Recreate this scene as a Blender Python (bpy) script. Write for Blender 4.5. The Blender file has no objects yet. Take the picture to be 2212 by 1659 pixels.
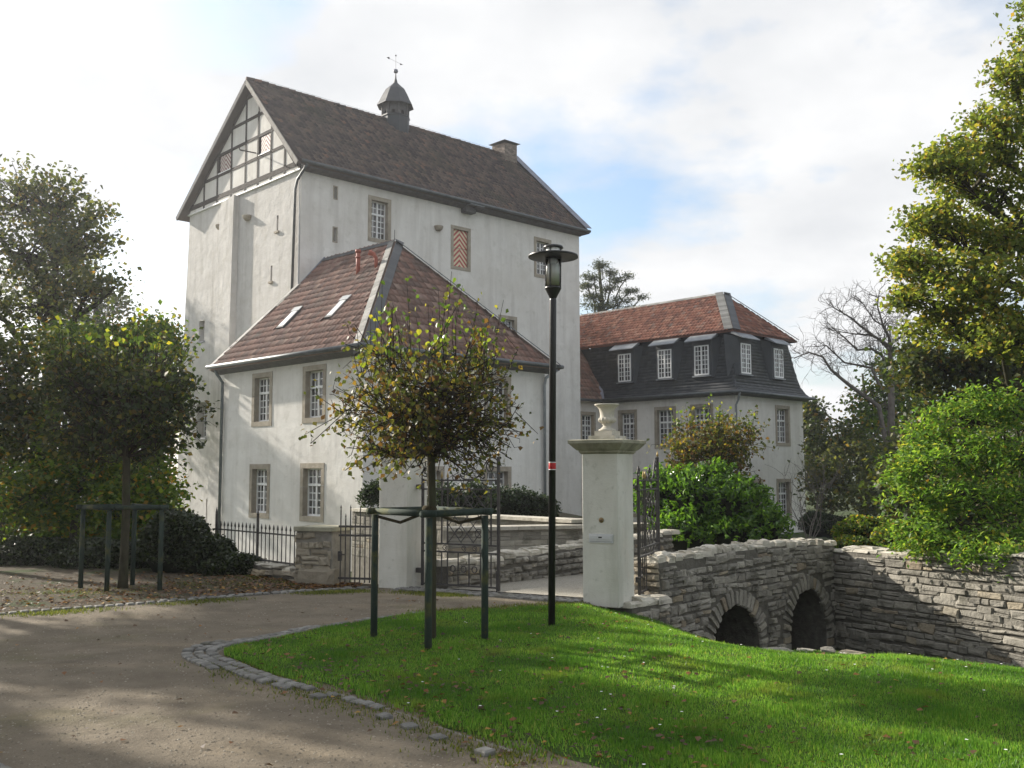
import bpy, math, random
import numpy as np
from mathutils import Vector, Matrix
PI = math.pi
SC = bpy.context.scene
COL = SC.collection
RNG = np.random.default_rng(7)
random.seed(7)

# ------------------------------------------------------------------ camera
F_PX, PITCH, ROLL = 2136.37, 0.08886, -0.00171          # focal length in units of a 2212 px wide frame
cam = bpy.data.cameras.new('camera'); cam.sensor_width = 36.0; cam.lens = F_PX / 2212 * 36.0
cam.clip_start = 0.1; cam.clip_end = 2000
cam_ob = bpy.data.objects.new('camera', cam); COL.objects.link(cam_ob); SC.camera = cam_ob
_r0, _u0, _f0 = Vector((1, 0, 0)), Vector((0, -math.sin(PITCH), math.cos(PITCH))), Vector((0, math.cos(PITCH), math.sin(PITCH)))
_r = _r0 * math.cos(ROLL) + _u0 * math.sin(ROLL); _u = -_r0 * math.sin(ROLL) + _u0 * math.cos(ROLL)
_m = Matrix((_r, _u, -_f0)).transposed().to_4x4(); _m.translation = (0, 0, 1.65); cam_ob.matrix_world = _m

# ------------------------------------------------------------------ sun, sky, exposure
SUN_AZ, SUN_EL = math.radians(-54.6), math.radians(24.0)   # azimuth from +Y towards +X
sun = bpy.data.lights.new('sun', 'SUN'); sun.energy = 5.0; sun.angle = math.radians(0.9); sun.color = (1.0, 0.93, 0.82)
sun_ob = bpy.data.objects.new('sun', sun); COL.objects.link(sun_ob)
_d = Vector((math.sin(SUN_AZ) * math.cos(SUN_EL), math.cos(SUN_AZ) * math.cos(SUN_EL), math.sin(SUN_EL)))
sun_ob.rotation_euler = _d.to_track_quat('Z', 'Y').to_euler(); sun_ob.location = (-30, 20, 40)

world = bpy.data.worlds.new('World'); SC.world = world; world.use_nodes = True
wn, wl = world.node_tree.nodes, world.node_tree.links
for n in list(wn): wn.remove(n)
w_out = wn.new('ShaderNodeOutputWorld'); w_bg = wn.new('ShaderNodeBackground'); w_bg.inputs['Strength'].default_value = 0.1
wl.new(w_bg.outputs[0], w_out.inputs[0])
sky = wn.new('ShaderNodeTexSky'); sky.sky_type = 'NISHITA'; sky.sun_disc = False
sky.sun_elevation = SUN_EL; sky.sun_rotation = SUN_AZ % (2 * PI); sky.air_density = 1.0; sky.dust_density = 1.6; sky.ozone_density = 1.2
w_tc = wn.new('ShaderNodeTexCoord'); w_sep = wn.new('ShaderNodeSeparateXYZ'); wl.new(w_tc.outputs['Generated'], w_sep.inputs[0])
def wmath(op, a, b=None, c=None):
    n = wn.new('ShaderNodeMath'); n.operation = op
    for i, v in enumerate((a, b, c)):
        if v is None: continue
        if isinstance(v, (int, float)): n.inputs[i].default_value = v
        else: wl.new(v, n.inputs[i])
    return n.outputs[0]
w_z = wmath('MAXIMUM', w_sep.outputs[2], 0.0)
w_den = wmath('ADD', w_z, 0.25)
w_cmb = wn.new('ShaderNodeCombineXYZ')
wl.new(wmath('DIVIDE', w_sep.outputs[0], w_den), w_cmb.inputs[0]); wl.new(wmath('DIVIDE', w_sep.outputs[1], w_den), w_cmb.inputs[1])
def wnoise(scale, detail, off, rough=0.55):
    mp = wn.new('ShaderNodeMapping'); mp.inputs['Location'].default_value = off; wl.new(w_cmb.outputs[0], mp.inputs[0])
    n = wn.new('ShaderNodeTexNoise'); n.inputs['Scale'].default_value = scale; n.inputs['Detail'].default_value = detail; n.inputs['Roughness'].default_value = rough
    wl.new(mp.outputs[0], n.inputs['Vector']); return n.outputs['Fac']
w_n1 = wnoise(1.7, 8, (6.0, 0.6, 0.0)); w_n2 = wnoise(2.3, 6, (7.3, 4.2, 1.0))
w_r = wn.new('ShaderNodeValToRGB'); w_r.color_ramp.elements[0].position = 0.365; w_r.color_ramp.elements[1].position = 0.515
wl.new(w_n1, w_r.inputs[0])
w_c = wn.new('ShaderNodeValToRGB'); w_c.color_ramp.elements[0].position = 0.3; w_c.color_ramp.elements[1].position = 0.66
w_c.color_ramp.elements[0].color = (4.2, 4.3, 4.45, 1); w_c.color_ramp.elements[1].color = (5.6, 5.6, 5.6, 1)
wl.new(w_n2, w_c.inputs[0])
w_mix = wn.new('ShaderNodeMixRGB'); wl.new(w_r.outputs[0], w_mix.inputs[0]); wl.new(w_c.outputs[0], w_mix.inputs[2])
w_tint = wn.new('ShaderNodeMixRGB'); w_tint.blend_type = 'ADD'; w_tint.inputs[0].default_value = 1.0; w_tint.inputs[2].default_value = (0.15, 0.35, 0.55, 1)
wl.new(sky.outputs[0], w_tint.inputs[1]); wl.new(w_tint.outputs[0], w_mix.inputs[1]); wl.new(w_mix.outputs[0], w_bg.inputs[0])

SC.view_settings.view_transform = 'Standard'; SC.view_settings.look = 'None'
SC.view_settings.exposure = 0.93; SC.view_settings.gamma = 1.0; SC.view_settings.use_curve_mapping = False
SC.render.engine = 'CYCLES'
SC.cycles.max_bounces = 6; SC.cycles.diffuse_bounces = 3; SC.cycles.glossy_bounces = 2; SC.cycles.transmission_bounces = 4; SC.cycles.transparent_max_bounces = 6
SC.cycles.use_denoising = True; SC.cycles.caustics_reflective = False; SC.cycles.caustics_refractive = False
SC.cycles.sample_clamp_indirect = 6.0

# ------------------------------------------------------------------ pixel -> place (the survey of the photograph)
def ray(X, Y):
    dx, dy = X - 1106, 829.5 - Y
    a = dx * math.cos(ROLL) - dy * math.sin(ROLL); b = dx * math.sin(ROLL) + dy * math.cos(ROLL)
    return Vector((a, F_PX * math.cos(PITCH) - b * math.sin(PITCH), F_PX * math.sin(PITCH) + b * math.cos(PITCH)))
def at(X, Y, depth):
    d = ray(X, Y); d = d * (depth / d.y); return Vector((d.x, d.y, d.z + 1.65))

# ------------------------------------------------------------------ materials
def new_mat(name):
    m = bpy.data.materials.new(name); m.use_nodes = True
    return m, m.node_tree.nodes, m.node_tree.links, m.node_tree.nodes['Principled BSDF']
def _ramp(N, stops):
    r = N.new('ShaderNodeValToRGB'); e = r.color_ramp.elements
    while len(e) < len(stops): e.new(0.5)
    for i, (p, c) in enumerate(stops): e[i].position = p; e[i].color = (*c, 1)
    return r
def _rand(N, L):
    oi = N.new('ShaderNodeObjectInfo'); g = N.new('ShaderNodeNewGeometry')
    a = N.new('ShaderNodeMath'); a.operation = 'ADD'; L.new(oi.outputs['Random'], a.inputs[0]); L.new(g.outputs['Random Per Island'], a.inputs[1])
    f = N.new('ShaderNodeMath'); f.operation = 'FRACT'; L.new(a.outputs[0], f.inputs[0]); return f.outputs[0]
def pm(name, stops, scale=3.0, rough=0.85, spec=0.25, bump=None, rand=None, randv=0.0, stretch=(1, 1, 1), detail=7, metal=0.0, stain=None, nrough=0.6, world=False):
    """procedural surface: noise ramp, optional per-piece colour ramp, stains and bump"""
    m, N, L, B = new_mat(name)
    tc = N.new('ShaderNodeTexCoord'); mp = N.new('ShaderNodeMapping'); mp.inputs['Scale'].default_value = stretch
    src = N.new('ShaderNodeNewGeometry').outputs['Position'] if world else tc.outputs['Object']
    L.new(src, mp.inputs[0])
    def noise(sc, d=detail, vec=None, ro=nrough):
        n = N.new('ShaderNodeTexNoise'); n.inputs['Scale'].default_value = sc; n.inputs['Detail'].default_value = d; n.inputs['Roughness'].default_value = ro
        L.new(vec or mp.outputs[0], n.inputs['Vector']); return n.outputs['Fac']
    r = _ramp(N, stops); L.new(noise(scale), r.inputs[0]); col = r.outputs[0]
    if rand:
        rr = _ramp(N, rand[1]); L.new(_rand(N, L), rr.inputs[0])
        mx = N.new('ShaderNodeMixRGB'); mx.inputs[0].default_value = rand[0]; L.new(col, mx.inputs[1]); L.new(rr.outputs[0], mx.inputs[2]); col = mx.outputs[0]
    for st in (stain or []):                       # (colour, scale, lo, hi, amount, stretch)
        mp2 = N.new('ShaderNodeMapping'); mp2.inputs['Scale'].default_value = st[5] if len(st) > 5 else (1, 1, 1); mp2.inputs['Location'].default_value = (3.3, 1.7, 9.1)
        L.new(src, mp2.inputs[0])
        a = _ramp(N, [(st[2], (0, 0, 0)), (st[3], (st[4],) * 3)]); L.new(noise(st[1], 5, mp2.outputs[0]), a.inputs[0])
        mx = N.new('ShaderNodeMixRGB'); L.new(a.outputs[0], mx.inputs[0]); L.new(col, mx.inputs[1]); mx.inputs[2].default_value = (*st[0], 1); col = mx.outputs[0]
    if randv:
        mr = N.new('ShaderNodeMapRange'); mr.inputs[3].default_value = 1 - randv; mr.inputs[4].default_value = 1 + randv; L.new(_rand(N, L), mr.inputs[0])
        h = N.new('ShaderNodeHueSaturation'); L.new(mr.outputs[0], h.inputs['Value']); L.new(col, h.inputs['Color']); col = h.outputs[0]
    L.new(col, B.inputs['Base Color'])
    B.inputs['Roughness'].default_value = rough; B.inputs['Specular IOR Level'].default_value = spec; B.inputs['Metallic'].default_value = metal
    if bump:
        prev = None
        for sc, dist in bump:
            b = N.new('ShaderNodeBump'); b.inputs['Strength'].default_value = 1.0; b.inputs['Distance'].default_value = dist
            L.new(noise(sc, 6), b.inputs['Height'])
            if prev: L.new(prev, b.inputs['Normal'])
            prev = b.outputs[0]
        L.new(prev, B.inputs['Normal'])
    return m
def leaf_mat(name, stops, trans=0.45, rough=0.5, spec=0.3, gain=1.0, patch=None, tint=(1.5, 1.5, 0.7)):
    m, N, L, B = new_mat(name)
    r = _ramp(N, stops); L.new(_rand(N, L), r.inputs[0])
    if patch:                                       # broad drifts of another tone, (colour, scale, lo, hi, amount)
        for pc, psc, lo, hi, am in patch:
            nz = N.new('ShaderNodeTexNoise'); nz.inputs['Scale'].default_value = psc; nz.inputs['Detail'].default_value = 4; L.new(N.new('ShaderNodeNewGeometry').outputs['Position'], nz.inputs['Vector'])
            pr_ = _ramp(N, [(lo, (0, 0, 0)), (hi, (am,) * 3)]); L.new(nz.outputs['Fac'], pr_.inputs[0])
            pm_ = N.new('ShaderNodeMixRGB'); L.new(pr_.outputs[0], pm_.inputs[0]); L.new(r.outputs[0], pm_.inputs[1]); pm_.inputs[2].default_value = (*pc, 1); r = pm_
    L.new(r.outputs[0], B.inputs['Base Color']); B.inputs['Roughness'].default_value = rough; B.inputs['Specular IOR Level'].default_value = spec
    t = N.new('ShaderNodeBsdfTranslucent')
    g = N.new('ShaderNodeMixRGB'); g.blend_type = 'MULTIPLY'; g.inputs[0].default_value = 1; g.inputs[2].default_value = (tint[0] * gain, tint[1] * gain, tint[2] * gain, 1)
    L.new(r.outputs[0], g.inputs[1]); L.new(g.outputs[0], t.inputs[0])
    mx = N.new('ShaderNodeMixShader'); mx.inputs[0].default_value = trans
    L.new(B.outputs[0], mx.inputs[1]); L.new(t.outputs[0], mx.inputs[2]); L.new(mx.outputs[0], N['Material Output'].inputs[0])
    return m
M = {}
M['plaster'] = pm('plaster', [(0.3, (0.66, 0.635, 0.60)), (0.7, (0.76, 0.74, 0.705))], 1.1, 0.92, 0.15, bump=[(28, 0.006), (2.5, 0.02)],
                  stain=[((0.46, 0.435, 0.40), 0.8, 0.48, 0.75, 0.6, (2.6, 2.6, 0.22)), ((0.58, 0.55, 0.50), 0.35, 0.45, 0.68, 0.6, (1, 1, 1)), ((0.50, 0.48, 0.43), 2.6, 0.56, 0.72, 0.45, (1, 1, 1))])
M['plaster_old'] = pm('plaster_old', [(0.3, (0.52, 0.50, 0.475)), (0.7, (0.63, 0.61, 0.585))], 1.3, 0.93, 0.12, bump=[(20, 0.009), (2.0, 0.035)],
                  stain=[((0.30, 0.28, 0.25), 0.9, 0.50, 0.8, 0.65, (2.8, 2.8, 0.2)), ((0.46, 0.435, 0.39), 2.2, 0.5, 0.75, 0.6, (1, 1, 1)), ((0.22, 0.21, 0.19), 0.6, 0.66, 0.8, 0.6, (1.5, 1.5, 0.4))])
M['pillar_plaster'] = pm('pillar_plaster', [(0.3, (0.60, 0.585, 0.52)), (0.7, (0.69, 0.675, 0.62))], 2.5, 0.9, 0.15, bump=[(60, 0.004), (6, 0.01)],
                  stain=[((0.36, 0.35, 0.29), 1.6, 0.47, 0.75, 0.65, (2.5, 2.5, 0.35)), ((0.66, 0.50, 0.38), 1.1, 0.58, 0.8, 0.3), ((0.30, 0.30, 0.24), 9, 0.60, 0.72, 0.4)])
M['surround'] = pm('sandstone', [(0.3, (0.27, 0.235, 0.185)), (0.7, (0.40, 0.355, 0.29))], 4, 0.9, 0.15, bump=[(30, 0.006)], randv=0.12, world=True)
M['cap_stone'] = pm('cap_stone', [(0.3, (0.24, 0.23, 0.17)), (0.7, (0.42, 0.40, 0.31))], 5, 0.9, 0.15, bump=[(40, 0.006)], stain=[((0.10, 0.10, 0.07), 3, 0.5, 0.7, 0.7)])
M['urn_stone'] = pm('urn_stone', [(0.3, (0.46, 0.43, 0.36)), (0.7, (0.60, 0.57, 0.50))], 9, 0.88, 0.15, bump=[(60, 0.003)], stain=[((0.25, 0.24, 0.19), 5, 0.5, 0.7, 0.6)])
M['white'] = pm('white_paint', [(0.3, (0.76, 0.76, 0.76)), (0.7, (0.84, 0.84, 0.83))], 4, 0.5, 0.4)
M['beam'] = pm('dark_timber', [(0.3, (0.022, 0.018, 0.015)), (0.7, (0.055, 0.045, 0.038))], 7, 0.85, 0.2, bump=[(20, 0.006)], stretch=(1, 1, 3), randv=0.2)
M['board'] = pm('weathered_board', [(0.3, (0.22, 0.20, 0.185)), (0.7, (0.36, 0.34, 0.315))], 5, 0.85, 0.2, bump=[(20, 0.004)])
M['soffit'] = pm('soffit_wood', [(0.3, (0.09, 0.085, 0.085)), (0.7, (0.15, 0.145, 0.145))], 5, 0.85, 0.2)
M['zinc'] = pm('zinc', [(0.3, (0.20, 0.215, 0.23)), (0.7, (0.30, 0.315, 0.335))], 3, 0.5, 0.4, metal=0.35, randv=0.12)
M['lead'] = pm('lead', [(0.3, (0.17, 0.175, 0.215)), (0.7, (0.27, 0.275, 0.32))], 2, 0.6, 0.35, metal=0.2, randv=0.14)
M['gutter'] = pm('gutter_metal', [(0.3, (0.07, 0.08, 0.085)), (0.7, (0.13, 0.14, 0.145))], 3, 0.5, 0.4, metal=0.3)
M['green_pipe'] = pm('pipe_metal', [(0.3, (0.085, 0.105, 0.11)), (0.7, (0.14, 0.165, 0.17))], 5, 0.5, 0.4, metal=0.2)
M['tile_old'] = pm('old_pantile', [(0.3, (0.082, 0.067, 0.063)), (0.7, (0.145, 0.112, 0.10))], 0.7, 0.9, 0.15, bump=[(35, 0.006)],
                   rand=(0.6, [(0.0, (0.050, 0.047, 0.048)), (0.35, (0.10, 0.085, 0.081)), (0.7, (0.15, 0.115, 0.10)), (0.93, (0.20, 0.15, 0.125)), (1.0, (0.26, 0.145, 0.105))]),
                   stain=[((0.085, 0.083, 0.066), 0.5, 0.52, 0.7, 0.6), ((0.20, 0.115, 0.09), 0.45, 0.6, 0.75, 0.45)])
M['tile_red'] = pm('red_tile', [(0.3, (0.135, 0.083, 0.068)), (0.7, (0.235, 0.130, 0.10))], 1.2, 0.85, 0.2, bump=[(35, 0.004)],
                   rand=(0.6, [(0.0, (0.11, 0.080, 0.072)), (0.4, (0.19, 0.115, 0.092)), (0.8, (0.29, 0.165, 0.13)), (1.0, (0.36, 0.27, 0.225))]),
                   stain=[((0.13, 0.118, 0.10), 0.9, 0.50, 0.70, 0.65)])
M['tile_orange'] = pm('orange_tile', [(0.3, (0.17, 0.080, 0.060)), (0.7, (0.27, 0.120, 0.082))], 1.4, 0.85, 0.2, bump=[(35, 0.004)],
                   rand=(0.65, [(0.0, (0.10, 0.060, 0.050)), (0.3, (0.19, 0.085, 0.062)), (0.7, (0.29, 0.125, 0.085)), (0.92, (0.38, 0.22, 0.16)), (1.0, (0.15, 0.14, 0.13))]))
M['slate'] = pm('slate', [(0.3, (0.040, 0.044, 0.050)), (0.7, (0.075, 0.080, 0.088))], 2.0, 0.55, 0.4, bump=[(30, 0.003)],
                rand=(0.5, [(0, (0.026, 0.029, 0.034)), (0.6, (0.050, 0.055, 0.062)), (1, (0.085, 0.09, 0.095))]), stain=[((0.055, 0.055, 0.035), 0.5, 0.5, 0.75, 0.5)])
M['slate_light'] = pm('pale_slate', [(0.3, (0.15, 0.148, 0.14)), (0.7, (0.27, 0.262, 0.245))], 4, 0.7, 0.3, randv=0.35, bump=[(30, 0.003)], stain=[((0.12, 0.11, 0.08), 3, 0.5, 0.7, 0.6)])
M['brick_ch'] = pm('chimney_brick', [(0.3, (0.19, 0.155, 0.13)), (0.7, (0.32, 0.27, 0.235))], 3, 0.9, 0.15, randv=0.25, world=True)
M['mortar'] = pm('mortar', [(0.3, (0.19, 0.175, 0.15)), (0.7, (0.30, 0.28, 0.245))], 9, 0.95, 0.1, bump=[(40, 0.01)])
M['mortar_dark'] = pm('dark_joint', [(0.3, (0.10, 0.094, 0.080)), (0.7, (0.18, 0.168, 0.145))], 9, 0.95, 0.1, bump=[(30, 0.015)])
_st = [(0.0, (0.15, 0.142, 0.125)), (0.3, (0.24, 0.228, 0.20)), (0.65, (0.33, 0.31, 0.27)), (0.88, (0.40, 0.375, 0.32)), (0.95, (0.36, 0.29, 0.19)), (1.0, (0.22, 0.16, 0.11))]
M['rubble'] = pm('limestone_rubble', [(0.3, (0.20, 0.185, 0.155)), (0.7, (0.40, 0.37, 0.315))], 7, 0.92, 0.12, bump=[(22, 0.02), (80, 0.006)], rand=(0.6, _st),
                 stain=[((0.075, 0.072, 0.055), 3.5, 0.52, 0.68, 0.75)], world=True)
M['rubble_yellow'] = pm('yellow_rubble', [(0.3, (0.25, 0.20, 0.13)), (0.7, (0.44, 0.375, 0.27))], 6, 0.92, 0.12, bump=[(18, 0.02)], rand=(0.5, _st), stain=[((0.07, 0.065, 0.05), 5, 0.55, 0.7, 0.7)], world=True)
M['coping'] = pm('coping_stone', [(0.3, (0.38, 0.35, 0.29)), (0.7, (0.56, 0.53, 0.46))], 6, 0.9, 0.15, bump=[(25, 0.012)], randv=0.2, stain=[((0.17, 0.16, 0.12), 6, 0.52, 0.68, 0.7)], world=True)
M['sett'] = pm('granite_sett', [(0.3, (0.14, 0.135, 0.125)), (0.7, (0.25, 0.245, 0.23))], 18, 0.85, 0.2, bump=[(50, 0.004)], randv=0.25, stain=[((0.10, 0.095, 0.06), 4, 0.52, 0.7, 0.6)], world=True)
M['iron'] = pm('wrought_iron', [(0.3, (0.045, 0.042, 0.042)), (0.7, (0.085, 0.078, 0.074))], 20, 0.55, 0.4, metal=0.3)
M['gilt'] = pm('gilt_iron', [(0.3, (0.30, 0.21, 0.07)), (0.7, (0.42, 0.31, 0.11))], 20, 0.45, 0.5, metal=0.4)
M['lamp_black'] = pm('black_enamel', [(0.3, (0.010, 0.010, 0.011)), (0.7, (0.017, 0.017, 0.018))], 8, 0.35, 0.5)
M['lamp_disc'] = leaf_mat('lamp_disc', [(0.0, (0.66, 0.65, 0.60)), (1.0, (0.72, 0.71, 0.66))], 0.55, 0.5, 0.4, 1.0, None, (1.0, 1.0, 0.95))
M['red'] = pm('red_band', [(0.3, (0.46, 0.012, 0.016)), (0.7, (0.52, 0.016, 0.02))], 5, 0.4, 0.4)
M['green_wood'] = pm('green_post', [(0.3, (0.020, 0.032, 0.027)), (0.7, (0.045, 0.062, 0.050))], 6, 0.85, 0.2, bump=[(30, 0.004)], stretch=(1, 1, 0.3), stain=[((0.13, 0.125, 0.035), 5, 0.52, 0.7, 0.7)])
M['rope'] = pm('coir_rope', [(0.3, (0.035, 0.030, 0.018)), (0.7, (0.075, 0.062, 0.035))], 40, 0.95, 0.1, bump=[(90, 0.01)])
M['bark'] = pm('bark', [(0.3, (0.035, 0.033, 0.022)), (0.7, (0.085, 0.078, 0.052))], 9, 0.92, 0.12, bump=[(20, 0.012)], stretch=(1, 1, 0.35), stain=[((0.06, 0.085, 0.03), 3, 0.5, 0.7, 0.5)])
M['bark_pale'] = pm('pale_bark', [(0.3, (0.10, 0.088, 0.078)), (0.7, (0.19, 0.165, 0.145))], 5, 0.9, 0.12, bump=[(20, 0.01)])
M['twig'] = pm('twig_bark', [(0.3, (0.028, 0.022, 0.018)), (0.7, (0.060, 0.048, 0.038))], 9, 0.9, 0.12)
M['terracotta'] = pm('terracotta_pipe', [(0.3, (0.24, 0.055, 0.035)), (0.7, (0.33, 0.085, 0.05))], 6, 0.6, 0.3)
M['brass'] = pm('brass', [(0.3, (0.20, 0.14, 0.07)), (0.7, (0.30, 0.21, 0.10))], 20, 0.4, 0.5, metal=0.7)
M['steel'] = pm('mailbox_steel', [(0.3, (0.55, 0.56, 0.57)), (0.7, (0.63, 0.64, 0.65))], 10, 0.4, 0.5, metal=0.3)
M['dark'] = pm('dark_void', [(0.3, (0.010, 0.010, 0.010)), (0.7, (0.018, 0.017, 0.016))], 3, 0.95, 0.05)
M['frost'] = pm('frosted_glass', [(0.3, (0.86, 0.87, 0.86)), (0.7, (0.90, 0.91, 0.90))], 3, 0.5, 0.4)
M['gravel'] = pm('path_gravel', [(0.25, (0.125, 0.105, 0.080)), (0.75, (0.235, 0.200, 0.152))], 2.0, 0.95, 0.1, bump=[(160, 0.006), (30, 0.01), (3, 0.03)],
                 stain=[((0.30, 0.25, 0.18), 120, 0.58, 0.66, 0.6), ((0.055, 0.045, 0.032), 90, 0.60, 0.68, 0.7), ((0.10, 0.105, 0.035), 0.55, 0.55, 0.72, 0.55), ((0.30, 0.245, 0.17), 0.9, 0.55, 0.7, 0.4, (1, 2.4, 1))])
M['pebble'] = pm('pebble', [(0.3, (0.16, 0.135, 0.10)), (0.7, (0.26, 0.225, 0.175))], 30, 0.9, 0.2, rand=(0.7, [(0, (0.09, 0.08, 0.062)), (0.6, (0.20, 0.175, 0.135)), (1, (0.34, 0.305, 0.25))]))
M['drive_gravel'] = pm('pale_gravel', [(0.25, (0.24, 0.225, 0.19)), (0.75, (0.46, 0.43, 0.37))], 45, 0.95, 0.1, bump=[(60, 0.02)], stain=[((0.13, 0.115, 0.085), 70, 0.55, 0.65, 0.8)])
M['litter_soil'] = pm('leafy_soil', [(0.25, (0.050, 0.040, 0.028)), (0.75, (0.125, 0.105, 0.078))], 25, 0.95, 0.1, bump=[(40, 0.03)], stain=[((0.24, 0.21, 0.165), 60, 0.56, 0.66, 0.7), ((0.04, 0.07, 0.018), 1.6, 0.52, 0.66, 0.75)])
M['lawn_soil'] = pm('lawn_soil', [(0.25, (0.030, 0.060, 0.012)), (0.75, (0.060, 0.11, 0.022))], 12, 0.95, 0.1, bump=[(30, 0.03)], stain=[((0.09, 0.07, 0.03), 5, 0.55, 0.7, 0.5)])
M['meadow'] = pm('far_meadow', [(0.25, (0.028, 0.042, 0.014)), (0.75, (0.065, 0.085, 0.03))], 0.6, 0.95, 0.1, stain=[((0.10, 0.085, 0.055), 0.3, 0.52, 0.7, 0.6)])
# glass panes: dark room behind, sometimes a net curtain
def pane_mat():
    m, N, L, B = new_mat('window_glass')
    r = _ramp(N, [(0.0, (0.022, 0.023, 0.025)), (0.45, (0.035, 0.036, 0.038)), (0.6, (0.10, 0.10, 0.105)), (1.0, (0.20, 0.20, 0.205))])
    L.new(_rand(N, L), r.inputs[0]); L.new(r.outputs[0], B.inputs['Base Color']); B.inputs['Roughness'].default_value = 0.06; B.inputs['Specular IOR Level'].default_value = 0.6
    return m
M['pane'] = pane_mat()
def clear_glass():
    m, N, L, B = new_mat('clear_glass')
    t = N.new('ShaderNodeBsdfTransparent'); t.inputs[0].default_value = (0.93, 0.94, 0.93, 1); g = N.new('ShaderNodeBsdfGlossy'); g.inputs['Roughness'].default_value = 0.04
    fr = N.new('ShaderNodeFresnel'); fr.inputs[0].default_value = 1.45; mx = N.new('ShaderNodeMixShader')
    L.new(fr.outputs[0], mx.inputs[0]); L.new(t.outputs[0], mx.inputs[1]); L.new(g.outputs[0], mx.inputs[2]); L.new(mx.outputs[0], N['Material Output'].inputs[0]); return m
M['glass'] = clear_glass()
def chevron(name, red, pale, k):
    m, N, L, B = new_mat(name)
    tc = N.new('ShaderNodeTexCoord'); s = N.new('ShaderNodeSeparateXYZ'); L.new(tc.outputs['Object'], s.inputs[0])
    def mt(op, a, b=0.0):
        n = N.new('ShaderNodeMath'); n.operation = op
        for i, v in enumerate((a, b)):
            if isinstance(v, (int, float)): n.inputs[i].default_value = v
            else: L.new(v, n.inputs[i])
        return n.outputs[0]
    f = mt('FRACT', mt('MULTIPLY', mt('ADD', s.outputs[2], mt('MULTIPLY', mt('ABSOLUTE', s.outputs[0]), 1.0)), k))
    r = _ramp(N, [(0.0, pale), (0.5, red)]); r.color_ramp.interpolation = 'CONSTANT'; L.new(f, r.inputs[0])
    L.new(r.outputs[0], B.inputs['Base Color']); B.inputs['Roughness'].default_value = 0.7; return m
M['chevron'] = chevron('chevron_paint', (0.42, 0.085, 0.075), (0.66, 0.57, 0.40), 3.7)
M['chevron_faded'] = chevron('faded_chevron_paint', (0.20, 0.075, 0.075), (0.58, 0.55, 0.50), 4.6)

# ------------------------------------------------------------------ mesh helpers
def link(o, parent=None, mat4=None):
    COL.objects.link(o)
    if parent is not None: o.parent = parent
    if mat4 is not None: o.matrix_local = mat4
    return o
def tag(o, label=None, cat=None, group=None, kind=None):
    for k, v in (('label', label), ('category', cat), ('group', group), ('kind', kind)):
        if v: o[k] = v
    return o
def empty(name, loc=(0, 0, 0), rz=0.0, label=None, cat=None, group=None, kind=None):
    o = bpy.data.objects.new(name, None); COL.objects.link(o); o.location = loc; o.rotation_euler = (0, 0, rz); o.empty_display_size = 0.3
    return tag(o, label, cat, group, kind)
def np_mesh(name, V, Fc, mat, smooth=False):
    """mesh from arrays: V (n,3), Fc (m,k)"""
    V = np.asarray(V, np.float32); Fc = np.asarray(Fc, np.int32); k = Fc.shape[1]
    me = bpy.data.meshes.new(name); me.vertices.add(len(V)); me.vertices.foreach_set('co', V.ravel())
    me.loops.add(Fc.size); me.loops.foreach_set('vertex_index', Fc.ravel())
    me.polygons.add(len(Fc)); me.polygons.foreach_set('loop_start', np.arange(0, Fc.size, k, dtype=np.int32)); me.polygons.foreach_set('loop_total', np.full(len(Fc), k, np.int32))
    if smooth: me.polygons.foreach_set('use_smooth', np.ones(len(Fc), bool))
    me.materials.append(M[mat] if isinstance(mat, str) else mat); me.update(calc_edges=True); me.validate(); return me
def np_obj(name, V, Fc, mat, parent=None, smooth=False, mat4=None):
    return link(bpy.data.objects.new(name, np_mesh(name, V, Fc, mat, smooth)), parent, mat4)
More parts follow.
